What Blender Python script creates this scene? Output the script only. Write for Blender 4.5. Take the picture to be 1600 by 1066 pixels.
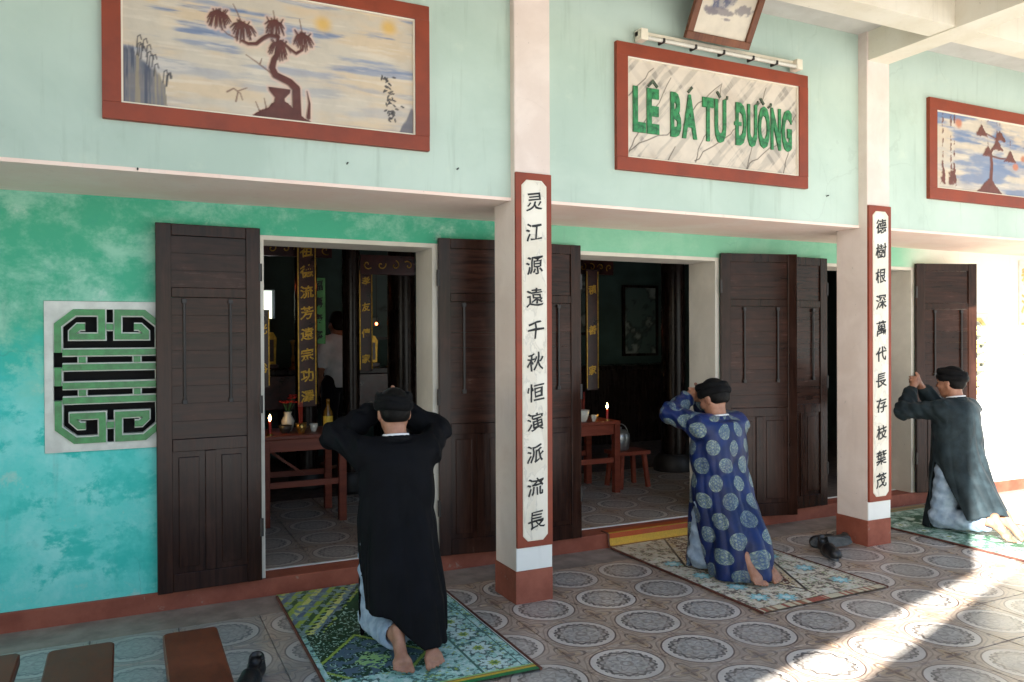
import bpy, bmesh, math, random
import numpy as np
from mathutils import Vector, Matrix

for o in list(bpy.data.objects):
    bpy.data.objects.remove(o)
SC = bpy.context.scene
COL = SC.collection
random.seed(7)
RNG = np.random.RandomState(11)

# ------------------------------------------------------------------ camera
CAM = Vector((-2.0343, -3.0124, 1.4846))
yaw, pitch, roll = 0.4520476, -0.0058905, -0.0045005
f_ = Vector((math.sin(yaw) * math.cos(pitch), math.cos(yaw) * math.cos(pitch), math.sin(pitch)))
r_ = Vector((math.cos(yaw), -math.sin(yaw), 0))
u_ = r_.cross(f_)
r2 = math.cos(roll) * r_ + math.sin(roll) * u_
u2 = -math.sin(roll) * r_ + math.cos(roll) * u_
cd = bpy.data.cameras.new('camera')
cam = bpy.data.objects.new('camera', cd)
COL.objects.link(cam)
cam.matrix_world = Matrix(((r2.x, u2.x, -f_.x, CAM.x), (r2.y, u2.y, -f_.y, CAM.y), (r2.z, u2.z, -f_.z, CAM.z), (0, 0, 0, 1)))
cd.sensor_width = 36.0
cd.lens = 1243.506 / 1600 * 36.0
cd.clip_start = 0.05
cd.clip_end = 2000
SC.camera = cam

# ------------------------------------------------------------------ sky and sun
SUN_EL = math.radians(25)
TRAVEL = math.radians(35)                # the light travels along +X turned 35 degrees towards +Y
sd = Vector((math.cos(TRAVEL) * math.cos(SUN_EL), math.sin(TRAVEL) * math.cos(SUN_EL), -math.sin(SUN_EL)))
world = bpy.data.worlds.new('World')
SC.world = world
world.use_nodes = True
wn = world.node_tree
bg = wn.nodes['Background']
sky = wn.nodes.new('ShaderNodeTexSky')
sky.sky_type = 'NISHITA'
sky.sun_disc = False
sky.sun_elevation = SUN_EL
sky.sun_rotation = math.atan2(-sd.x, -sd.y)
sky.air_density = 1.0
sky.dust_density = 0.7
wn.links.new(sky.outputs[0], bg.inputs[0])
bg.inputs[1].default_value = 0.05
sl = bpy.data.lights.new('sun', 'SUN')
sl.energy = 5.0
sl.angle = math.radians(0.4)
sl.color = (1.0, 0.965, 0.92)
sun = bpy.data.objects.new('sun', sl)
COL.objects.link(sun)
sun.rotation_euler = sd.to_track_quat('-Z', 'Y').to_euler()
sun.location = (-8, -8, 8)
SC.view_settings.view_transform = 'Standard'
SC.view_settings.look = 'None'
SC.view_settings.gamma = 1.0
SC.view_settings.use_curve_mapping = False
SC.view_settings.exposure = 2.7

# ------------------------------------------------------------------ materials
def lin(c):
    c = c / 255.0
    return c / 12.92 if c <= 0.04045 else ((c + 0.055) / 1.055) ** 2.4

def S(r, g, b):
    return (lin(r), lin(g), lin(b))

class X:
    """socket wrapper: arithmetic builds Math nodes"""
    def __init__(s, nt, sock): s.nt, s.k = nt, sock
    def op(s, o, *a, clamp=False):
        n = s.nt.nodes.new('ShaderNodeMath'); n.operation = o; n.use_clamp = clamp
        for i, v in enumerate((s,) + a):
            if isinstance(v, X): s.nt.links.new(v.k, n.inputs[i])
            else: n.inputs[i].default_value = v
        return X(s.nt, n.outputs[0])
    def __add__(s, o): return s.op('ADD', o)
    def __sub__(s, o): return s.op('SUBTRACT', o)
    def __mul__(s, o): return s.op('MULTIPLY', o)
    def __truediv__(s, o): return s.op('DIVIDE', o)
    def lt(s, o): return s.op('LESS_THAN', o)
    def gt(s, o): return s.op('GREATER_THAN', o)
    def abs(s): return s.op('ABSOLUTE')
    def sqrt(s): return s.op('SQRT')
    def cos(s): return s.op('COSINE')
    def sin(s): return s.op('SINE')
    def fract(s): return s.op('FRACT')
    def min(s, o): return s.op('MINIMUM', o)
    def max(s, o): return s.op('MAXIMUM', o)
    def sstep(s, a, b):
        n = s.nt.nodes.new('ShaderNodeMapRange'); n.interpolation_type = 'SMOOTHSTEP'
        s.nt.links.new(s.k, n.inputs[0]); n.inputs[1].default_value = a; n.inputs[2].default_value = b
        return X(s.nt, n.outputs[0])

class Mt:
    def __init__(s, name):
        s.m = bpy.data.materials.new(name); s.m.use_nodes = True
        s.nt = s.m.node_tree
        s.b = s.nt.nodes['Principled BSDF']
        s.tc = None
    def coord(s, kind='Object'):
        if s.tc is None: s.tc = s.nt.nodes.new('ShaderNodeTexCoord')
        return s.tc.outputs[kind]
    def pos(s):
        g = s.nt.nodes.new('ShaderNodeNewGeometry'); return g.outputs['Position']
    def map(s, vec, scale=(1, 1, 1), loc=(0, 0, 0), rot=(0, 0, 0)):
        n = s.nt.nodes.new('ShaderNodeMapping'); s.nt.links.new(vec, n.inputs[0])
        n.inputs['Scale'].default_value = scale; n.inputs['Location'].default_value = loc; n.inputs['Rotation'].default_value = rot
        return n.outputs[0]
    def noise(s, vec, scale, detail=4, rough=0.55, dist=0.0):
        n = s.nt.nodes.new('ShaderNodeTexNoise'); s.nt.links.new(vec, n.inputs['Vector'])
        n.inputs['Scale'].default_value = scale; n.inputs['Detail'].default_value = detail
        n.inputs['Roughness'].default_value = rough; n.inputs['Distortion'].default_value = dist
        return X(s.nt, n.outputs['Fac'])
    def xyz(s, vec):
        n = s.nt.nodes.new('ShaderNodeSeparateXYZ'); s.nt.links.new(vec, n.inputs[0])
        return [X(s.nt, n.outputs[i]) for i in range(3)]
    def mix(s, f, a, b, blend='MIX'):
        n = s.nt.nodes.new('ShaderNodeMix'); n.data_type = 'RGBA'; n.blend_type = blend
        if isinstance(f, X): s.nt.links.new(f.k, n.inputs[0])
        else: n.inputs[0].default_value = f
        for i, v in ((6, a), (7, b)):
            if isinstance(v, tuple): n.inputs[i].default_value = (*v, 1)
            else: s.nt.links.new(v, n.inputs[i])
        return n.outputs[2]
    def rand(s):
        n = s.nt.nodes.new('ShaderNodeObjectInfo'); return X(s.nt, n.outputs['Random'])
    def base(s, c):
        if isinstance(c, tuple): s.b.inputs['Base Color'].default_value = (*c, 1)
        else: s.nt.links.new(c, s.b.inputs['Base Color'])
    def rough(s, v):
        if isinstance(v, X): s.nt.links.new(v.k, s.b.inputs['Roughness'])
        else: s.b.inputs['Roughness'].default_value = v
    def bump(s, h, strength=0.3, dist=0.01):
        n = s.nt.nodes.new('ShaderNodeBump'); n.inputs['Strength'].default_value = strength; n.inputs['Distance'].default_value = dist
        s.nt.links.new(h.k, n.inputs['Height']); s.nt.links.new(n.outputs[0], s.b.inputs['Normal'])

def plain(name, c, rough=0.6, var=0.12, scale=6.0, bump=0.1, metal=0.0, world_space=False, fine=60):
    t = Mt(name)
    v = t.pos() if world_space else t.coord()
    n = t.noise(v, scale, 6, 0.6)
    dark = tuple(max(0, x * (1 - var * 2)) for x in c); light = tuple(min(1, x * (1 + var)) for x in c)
    t.base(t.mix(n.sstep(0.3, 0.7), dark, light))
    t.rough(n * 0.2 + (rough - 0.1))
    t.b.inputs['Metallic'].default_value = metal
    if bump: t.bump(t.noise(v, fine, 3), bump, 0.004)
    return t.m

def emit(name, c, strength):
    t = Mt(name); t.base(c)
    t.b.inputs['Emission Color'].default_value = (*c, 1); t.b.inputs['Emission Strength'].default_value = strength
    return t.m

M = {}
RED = S(134, 53, 25)
M['red_frame'] = plain('red_frame_paint', RED, 0.55, 0.10, 5, 0.08)
def red_base():
    t = Mt('red_base_paint'); p = t.pos()
    n = t.noise(p, 5, 7, 0.65); n2 = t.noise(t.map(p, (1, 1, 1), (4, 4, 4)), 11, 10, 0.72)
    c = t.mix(n.sstep(0.3, 0.7), S(128, 64, 46), S(154, 86, 66))
    c = t.mix(n2.sstep(0.62, 0.66) * 0.6, c, S(150, 132, 120))
    c = t.mix(n2.sstep(0.36, 0.30) * 0.4, c, S(92, 56, 46))
    t.base(c); t.rough(0.65); t.bump(n2, 0.2, 0.004)
    return t.m
M['red_base'] = red_base()

def cracks(t, p, scale, seed, amount=0.5):
    nz = t.nt.nodes.new('ShaderNodeTexNoise'); t.nt.links.new(p, nz.inputs['Vector']); nz.inputs['Scale'].default_value = 3.0; nz.inputs['Detail'].default_value = 6
    ad = t.nt.nodes.new('ShaderNodeVectorMath'); ad.operation = 'MULTIPLY_ADD'
    t.nt.links.new(nz.outputs['Color'], ad.inputs[0]); ad.inputs[1].default_value = (0.28, 0.28, 0.28); t.nt.links.new(t.map(p, (1, 1, 1), (seed, seed * 2, seed)), ad.inputs[2])
    v = t.nt.nodes.new('ShaderNodeTexVoronoi'); v.feature = 'DISTANCE_TO_EDGE'; v.inputs['Scale'].default_value = scale
    t.nt.links.new(ad.outputs[0], v.inputs['Vector'])
    d = X(t.nt, v.outputs['Distance'])
    m = t.noise(t.map(p, (1, 1, 1), (seed * 3, 1, 5)), 1.3, 3, 0.5).sstep(0.50, 0.60)
    return d.lt(0.003) * m * amount

def wall_turquoise():
    t = Mt('turquoise_limewash')
    p = t.pos()
    x, y, z = t.xyz(p)
    n1 = t.noise(t.map(p, (1.0, 1.0, 1.3)), 1.7, 8, 0.62, 0.15)
    n2 = t.noise(t.map(p, (1.0, 1.0, 0.8), (4, 2, 9)), 4.0, 8, 0.68, 0.1)
    n3 = t.noise(t.map(p, (1, 1, 1), (1, 7, 3)), 14.0, 6, 0.7)
    cyan_d = S(54, 194, 182); cyan_l = S(148, 226, 218)
    grn_d = S(72, 174, 138); grn_l = S(148, 206, 180)
    fl_ = t.noise(t.map(p, (1, 1, 1.2), (5, 3, 1)), 3.4, 13, 0.74, 0.15)
    low = t.mix((n1 * 0.45 + fl_ * 0.55).sstep(0.465, 0.525), cyan_d, cyan_l)
    low = t.mix((n2 * 0.5 + fl_ * 0.5).sstep(0.40, 0.60), low, S(98, 214, 204))
    hi = t.mix((n1 * 0.4 + fl_ * 0.6).sstep(0.44, 0.60), grn_d, grn_l)
    g = (z + n1 * 0.9 + fl_ * 0.9).sstep(1.95, 2.55)
    c = t.mix(g, low, hi)
    c = t.mix(((n2 * 0.5 + fl_ * 0.5).sstep(0.57, 0.64)) * 0.6, c, S(186, 214, 200))
    c = t.mix((n3.sstep(0.55, 0.75)) * 0.2, c, S(50, 150, 140))
    # paler green right of the first column, then cream painted in as sun glare
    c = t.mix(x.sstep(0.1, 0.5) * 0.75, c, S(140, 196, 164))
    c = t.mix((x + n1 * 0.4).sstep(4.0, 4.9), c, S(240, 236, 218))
    drip = t.noise(t.map(p, (9, 9, 0.8)), 2.0, 5, 0.6)
    c = t.mix(drip.sstep(0.58, 0.8) * 0.18, c, S(90, 120, 110))
    c = t.mix(cracks(t, p, 1.1, 2.0, 0.16), c, S(60, 96, 88))
    t.base(c); t.rough(0.85)
    t.bump(n3 + n2 * 0.6, 0.25, 0.008)
    return t.m
M['turq'] = wall_turquoise()

def wall_pale():
    t = Mt('pale_green_limewash')
    p = t.pos()
    n1 = t.noise(p, 0.9, 6, 0.6, 0.3); n2 = t.noise(t.map(p, (1, 1, 1), (3, 3, 3)), 6, 7, 0.65)
    c = t.mix(n1.sstep(0.35, 0.65), S(172, 190, 176), S(188, 204, 190))
    c = t.mix(n2.sstep(0.56, 0.75) * 0.35, c, S(202, 212, 192))
    drip = t.noise(t.map(p, (12, 12, 0.9)), 1.6, 5, 0.6)
    c = t.mix(drip.sstep(0.55, 0.8) * 0.32, c, S(126, 140, 122))
    stain = t.noise(t.map(p, (1, 1, 1), (9, 1, 4)), 2.6, 10, 0.7)
    c = t.mix(stain.sstep(0.58, 0.70) * 0.14, c, S(140, 150, 130))
    c = t.mix(cracks(t, p, 0.8, 5.0, 0.10), c, S(110, 120, 108))
    t.base(c); t.rough(0.85); t.bump(n2, 0.15, 0.006)
    return t.m
M['pale'] = wall_pale()

def cream(name, c, d, scale=3.0):
    t = Mt(name); p = t.pos()
    n1 = t.noise(p, scale, 7, 0.62, 0.4); n2 = t.noise(t.map(p, (14, 14, 0.7)), 1.3, 5, 0.6)
    col = t.mix(n1.sstep(0.35, 0.7), c, d)
    col = t.mix(n2.sstep(0.58, 0.82) * 0.3, col, tuple(x * 0.55 for x in c))
    sp = t.noise(p, 55, 2, 0.5)
    col = t.mix(sp.sstep(0.72, 0.78) * 0.4, col, tuple(x * 0.4 for x in c))
    col = t.mix(cracks(t, p, 1.0, 7.0, 0.06), col, tuple(x * 0.5 for x in c))
    t.base(col); t.rough(0.8); t.bump(t.noise(p, 25, 5), 0.12, 0.005)
    return t.m
M['cream'] = cream('cream_column_paint', S(216, 198, 186), S(228, 212, 201))
M['soffit'] = cream('soffit_plaster', S(240, 212, 196), S(244, 222, 208))
M['ceil'] = cream('ceiling_plaster', S(196, 190, 182), S(208, 203, 196))
M['beam'] = cream('ceiling_beam_plaster', S(222, 212, 190), S(232, 224, 206))
M['white'] = cream('white_plinth_paint', S(226, 226, 220), S(238, 238, 234))
M['jamb'] = cream('door_jamb_plaster', S(206, 200, 186), S(220, 214, 200))
M['inner'] = plain('interior_wall_paint', S(58, 78, 72), 0.85, 0.15, 2.5, 0.05, world_space=True)
M['grout'] = plain('floor_grout', S(96, 84, 76), 0.9, 0.2, 14, 0.2, world_space=True)
M['concrete'] = plain('courtyard_concrete', S(190, 189, 186), 0.9, 0.12, 1.3, 0.2, world_space=True)
M['house'] = plain('neighbour_plaster', S(150, 140, 128), 0.9, 0.08, 0.8, 0.1, world_space=True)  # plaster of the added sun-blocking facade
M['rooftile'] = plain('neighbour_roof', S(150, 80, 60), 0.8, 0.15, 3, 0.1, world_space=True)  # top of the added sun-blocking facade
M['black_void'] = plain('dark_recess_paint', S(12, 10, 9), 0.9, 0.2, 8, 0.1)  # painted stand-in for the shade inside the open lattice

def wood(name, c1, c2, rough=0.32, horiz=True, scale=1.0, wear=0.3):
    t = Mt(name); v = t.coord()
    rnd = t.rand()
    sc = (2.2 * scale, 10, 26 * scale) if horiz else (26 * scale, 10, 1.6 * scale)
    n = t.nt.nodes.new('ShaderNodeTexNoise'); n.noise_dimensions = '4D'
    t.nt.links.new(t.map(v, sc), n.inputs['Vector']); t.nt.links.new((rnd * 20).k, n.inputs['W'])
    n.inputs['Scale'].default_value = 1.6; n.inputs['Detail'].default_value = 8; n.inputs['Roughness'].default_value = 0.65; n.inputs['Distortion'].default_value = 0.5
    g = X(t.nt, n.outputs['Fac'])
    big = t.noise(t.pos(), 3.0, 5, 0.6)
    c = t.mix(g.sstep(0.32, 0.68), c1, c2)
    c = t.mix((rnd - 0.5) * 0.35 + 0.18, c, tuple(x * 0.5 for x in c1))
    c = t.mix(big.sstep(0.5, 0.75) * wear, c, tuple(min(1, x * 2.1 + 0.01) for x in c2))
    t.base(c)
    t.rough(g * 0.18 + big * 0.18 + (rough - 0.16))
    t.b.inputs['Specular IOR Level'].default_value = 0.24
    t.bump(g, 0.10, 0.003)
    return t.m
M['door'] = wood('door_wood_boards', S(32, 16, 11), S(60, 34, 24), 0.22, True, 1.0, 0.3)
M['doorv'] = wood('door_wood_stiles', S(32, 16, 11), S(54, 31, 22), 0.20, False, 1.0, 0.3)
M['redwood'] = wood('red_brown_wood', S(112, 52, 38), S(134, 66, 48), 0.4, True, 0.8)
M['bench'] = wood('bench_wood', S(88, 46, 30), S(112, 60, 38), 0.42, False, 0.8, 0.2)
M['darkwood'] = wood('dark_pillar_wood', S(26, 18, 15), S(44, 30, 24), 0.25, False, 0.8, 0.1)
M['mattan'] = plain('mat_binding', S(92, 52, 40), 0.7, 0.2, 30, 0.2)

def tile_mat():
    t = Mt('patterned_cement_tile')
    x, y, z = t.xyz(t.coord())
    p = t.pos()
    wob = t.noise(p, 30, 3) * 0.012 - 0.006
    r = (x * x + y * y).sqrt() / 0.173 + wob
    th = y.op('ARCTAN2', x)
    n1 = t.noise(t.coord(), 26, 5, 0.65); n2 = t.noise(p, 2.2, 6, 0.6); n3 = t.noise(p, 90, 3, 0.6)
    # field between the circles
    field = t.mix(n1.sstep(0.35, 0.65), S(168, 148, 130), S(192, 172, 152))
    ax, ay = x.abs(), y.abs()
    corner = ((ax - 0.2) * (ax - 0.2) + (ay - 0.2) * (ay - 0.2)).sqrt()
    ang = (ay - 0.2).op('ARCTAN2', ax - 0.2)
    star = corner / ((ang * 4).cos() * 0.022 + 0.056)
    field = t.mix(star.lt(1.0) * 0.8, field, S(176, 150, 120))
    field = t.mix(star.lt(0.62) * 0.8, field, S(118, 96, 84))
    field = t.mix((star - 1.25).abs().lt(0.1) * 0.75, field, S(88, 66, 58))
    edge = ax.min(ay)
    field = t.mix((edge - 0.012).abs().lt(0.005) * 0.4, field, S(98, 76, 66))
    lobe = (r - ((th * 8).cos() * 0.03 + 1.10)).abs().lt(0.022)
    field = t.mix(lobe * 0.45, field, S(96, 74, 66))
    # disc
    disc = t.mix(n1.sstep(0.4, 0.6), S(166, 161, 152), S(198, 193, 184))
    c = t.mix(r.lt(1.0), field, S(92, 72, 66))
    c = t.mix(r.lt(0.955), c, S(216, 207, 195))
    c = t.mix(r.lt(0.775), c, t.mix(n1.sstep(0.4, 0.6), S(160, 152, 144), S(186, 178, 168)))
    lace = (r - ((th * 12).cos() * 0.045 + 0.70)).abs().lt(0.042)
    c = t.mix(lace * (n1.sstep(0.25, 0.6)) * 0.95, c, S(56, 52, 50))
    lace2 = (r - ((th * 12 + 3.14).cos() * 0.05 + 0.61)).abs().lt(0.026)
    c = t.mix(lace2 * (n1.sstep(0.3, 0.6)) * 0.7, c, S(90, 84, 78))
    c = t.mix(((r - 0.78).abs().lt(0.02)) * ((th * 24).cos().gt(0.0)), c, S(64, 58, 54))
    c = t.mix(r.lt(0.53), c, disc)
    pet = r / ((th * 8).cos() * 0.09 + 0.36)
    c = t.mix(((pet - 1.0).abs().lt(0.10)) * 0.6, c, S(122, 116, 110))
    c = t.mix(((r - 0.14).abs().lt(0.04)) * 0.55, c, S(118, 108, 100))
    c = t.mix((n3.sstep(0.55, 0.7)) * 0.22, c, S(110, 100, 92))
    # wear and dirt
    c = t.mix(n2.sstep(0.38, 0.70) * 0.42, c, S(160, 148, 136))
    c = t.mix((t.rand() - 0.5).abs() * 0.30, c, S(110, 98, 88))
    blot = t.noise(t.map(p, (1, 1, 1), (3, 8, 0)), 7.0, 9, 0.7)
    c = t.mix(blot.sstep(0.58, 0.68) * 0.30, c, S(122, 110, 98))
    # bluish sheen painted into the tile colour at the left end of the porch
    px, py, pz = t.xyz(p)
    c = t.mix((px * -1.0 + n2).sstep(1.1, 2.2) * 0.45, c, S(126, 142, 146))
    t.base(c)
    t.rough(n2 * 0.3 + n1 * 0.1 + 0.12)
    t.bump(n1 + n3 * 0.3, 0.06, 0.003)
    return t.m
M['tile'] = tile_mat()

def vcol(name, rough=0.7, bump=0.15, scale=120, sheen=0.0):
    t = Mt(name)
    n = t.nt.nodes.new('ShaderNodeVertexColor'); n.layer_name = 'Col'
    v = t.coord()
    w = t.noise(v, 9, 6, 0.6)
    c = t.mix(w.sstep(0.35, 0.8) * 0.18, n.outputs[0], (0.12, 0.1, 0.09))
    t.base(c); t.rough(rough)
    t.bump(t.noise(v, scale, 3), bump, 0.003)
    return t.m
M['mural'] = vcol('painted_mural', 0.6)
M['weave'] = vcol('woven_mat', 0.55, 0.4, 220)

def cloth(name, c, c2=None, rough=0.85, sheen=0.3, scale=9, spec=0.12):
    t = Mt(name); v = t.coord()
    n = t.noise(v, scale, 5, 0.6)
    t.base(t.mix(n.sstep(0.35, 0.7), c, c2 or tuple(x * 1.35 for x in c)))
    t.rough(rough)
    t.b.inputs['Specular IOR Level'].default_value = spec
    t.b.inputs['Sheen Weight'].default_value = sheen
    t.b.inputs['Sheen Roughness'].default_value = 0.4
    t.bump(t.noise(v, 380, 2), 0.15, 0.0015)
    return t.m
M['black_cloth'] = cloth('black_robe_cloth', S(7, 8, 11), S(11, 12, 17), 0.75, 0.0)
M['teal_cloth'] = cloth('dark_teal_robe_cloth', S(28, 36, 39), S(42, 53, 57), 0.7, 0.03)
M['hat_cloth'] = cloth('black_turban_cloth', S(9, 9, 10), S(16, 16, 17), 0.75, 0.02)
M['crown_cloth'] = cloth('grey_hair', S(22, 22, 23), S(48, 48, 50), 0.7, 0.05, 60)
M['hair'] = cloth('black_hair', S(10, 9, 8), S(22, 20, 18), 0.55, 0.0, 80)
M['trouser'] = cloth('pale_blue_trouser_cloth', S(128, 148, 168), S(158, 176, 192), 0.85, 0.1, 14)
M['white_cloth'] = cloth('white_cotton', S(210, 212, 214), S(228, 230, 232), 0.85, 0.1)
M['dark_cloth'] = cloth('dark_trousers', S(22, 22, 26))
M['leather'] = plain('black_leather', S(30, 29, 29), 0.4, 0.2, 20, 0.2)
M['leather2'] = plain('grey_shoe_sole', S(88, 92, 94), 0.6, 0.2, 20, 0.2)

def skin():
    t = Mt('skin'); v = t.coord()
    n = t.noise(v, 22, 5, 0.6)
    t.base(t.mix(n.sstep(0.3, 0.7), S(140, 96, 74), S(166, 120, 96)))
    t.rough(0.5)
    t.b.inputs['Subsurface Weight'].default_value = 0.08
    t.b.inputs['Subsurface Radius'].default_value = (0.02, 0.008, 0.005)
    t.bump(t.noise(v, 160, 3), 0.1, 0.002)
    return t.m
M['skin'] = skin()

def brocade():
    t = Mt('blue_brocade')
    a = t.nt.nodes.new('ShaderNodeAttribute'); a.attribute_name = 'cloth_uv'
    u, v, w = t.xyz(a.outputs['Vector'])
    def cell(u, v):
        fu = (u / 0.165).fract() - 0.5; fv = (v / 0.21).fract() - 0.5
        fu = fu * 0.165; fv = fv * 0.21
        return (fu * fu + fv * fv).sqrt(), fv.op('ARCTAN2', fu)
    d1, a1 = cell(u + 10.0, v + 10.0)
    d2, a2 = cell(u + 10.0825, v + 10.105)
    first = d1.lt(d2)
    d = d1.min(d2)
    ang = a1 * first + a2 * (first * -1.0 + 1.0)
    n = t.noise(a.outputs['Vector'], 75, 4, 0.6)
    n2 = t.noise(t.coord(), 6, 5, 0.6)
    basec = t.mix(n2.sstep(0.35, 0.7), S(8, 24, 60), S(13, 38, 92))
    tw = t.noise(t.map(a.outputs['Vector'], (1, 1, 1)), 26, 2, 0.5, 1.2)
    basec = t.mix((tw - 0.5).abs().lt(0.03) * 0.35, basec, S(22, 32, 78))
    med = t.mix(n.sstep(0.42, 0.58), S(78, 98, 100), S(132, 146, 130))
    orn = ((ang * 6).cos() * 0.006 + d)
    med = t.mix(((orn - 0.026).abs().lt(0.005)) * 0.6, med, S(52, 74, 116))
    med = t.mix(((orn - 0.040).abs().lt(0.003)) * 0.7, med, S(62, 82, 116))
    med = t.mix(((d - 0.012).abs().lt(0.004)) * 0.7, med, S(62, 82, 116))
    fade = t.noise(t.coord(), 7, 2, 0.5).sstep(0.30, 0.60) * 0.5 + 0.5
    mask = (d + n * 0.004).lt(0.050)
    t.base(t.mix(mask * fade, basec, med))
    t.rough(mask * -0.08 + 0.42)
    t.b.inputs['Specular IOR Level'].default_value = 0.3
    t.bump(n + mask, 0.12, 0.002)
    return t.m
M['brocade'] = brocade()

M['green_tile'] = plain('green_glazed_strip', S(58, 136, 74), 0.35, 0.16, 24, 0.15)
M['lat_white'] = plain('white_lattice_paint', S(214, 216, 206), 0.6, 0.08, 10, 0.1)
M['letter'] = plain('green_mosaic_letter', S(48, 126, 74), 0.4, 0.3, 38, 0.3)
M['accent'] = plain('dark_green_accent', S(70, 82, 62), 0.5, 0.3, 38, 0.3)
M['ink'] = plain('black_ink', S(30, 30, 30), 0.6, 0.2, 30, 0)
M['gold'] = plain('gold_leaf', S(196, 152, 60), 0.35, 0.2, 30, 0.2, metal=0.7)
M['brass'] = plain('brass', S(186, 150, 84), 0.3, 0.2, 20, 0.05, metal=0.85)
M['steel'] = plain('aluminium', S(170, 172, 172), 0.35, 0.1, 20, 0.05, metal=0.8)
M['ceramic'] = plain('white_ceramic', S(205, 200, 186), 0.25, 0.05, 20, 0)
M['wax'] = plain('red_wax', S(170, 40, 30), 0.5, 0.1, 20, 0)
M['flower'] = plain('red_flower', S(190, 50, 40), 0.6, 0.25, 40, 0)
M['leaf'] = plain('leaf_green', S(60, 100, 50), 0.6, 0.25, 30, 0)
M['greenboard'] = plain('green_board', S(80, 150, 80), 0.5, 0.12, 12, 0.05)
M['lacquer'] = plain('dark_red_lacquer', S(66, 24, 18), 0.3, 0.25, 10, 0.05)
M['bottle'] = plain('amber_bottle', S(120, 84, 30), 0.15, 0.1, 10, 0)
M['label'] = plain('yellow_label', S(220, 180, 60), 0.6, 0.1, 30, 0)
M['plastic'] = plain('white_lamp_plastic', S(224, 214, 192), 0.4, 0.06, 10, 0)
M['dark'] = plain('dark_metal', S(42, 38, 36), 0.5, 0.1, 20, 0)
M['picframe'] = wood('picture_frame_wood', S(92, 54, 36), S(120, 74, 48), 0.4, False)
M['flame'] = emit('candle_flame', (1.0, 0.62, 0.22), 14)
M['redlamp'] = emit('red_lamp', (1.0, 0.16, 0.05), 3.0)
M['eye'] = plain('eye_dark', S(24, 18, 16), 0.2, 0, 10, 0)
M['blind'] = plain('yellow_paper', S(214, 196, 120), 0.8, 0.1, 10, 0)  # yellow paled to mimic sun glare on the far right wall

# ------------------------------------------------------------------ building helpers
def tag(o, label=None, cat=None, group=None, kind=None):
    if label: o['label'] = label
    if cat: o['category'] = cat
    if group: o['group'] = group
    if kind: o['kind'] = kind
    return o

def thing(name, label, cat, loc=(0, 0, 0), rz=0.0, group=None):
    o = bpy.data.objects.new(name, None)
    o.empty_display_size = 0.1
    COL.objects.link(o); o.location = loc; o.rotation_euler = (0, 0, rz)
    return tag(o, label, cat, group)

def mkobj(name, me, mat, parent=None, loc=None, rot=None, smooth=False):
    o = bpy.data.objects.new(name, me)
    COL.objects.link(o)
    if mat is not None and not me.materials: me.materials.append(mat)
    if parent is not None: o.parent = parent
    if loc is not None: o.location = loc
    if rot is not None: o.rotation_euler = rot
    if smooth:
        me.polygons.foreach_set('use_smooth', [True] * len(me.polygons))
    return o

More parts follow.
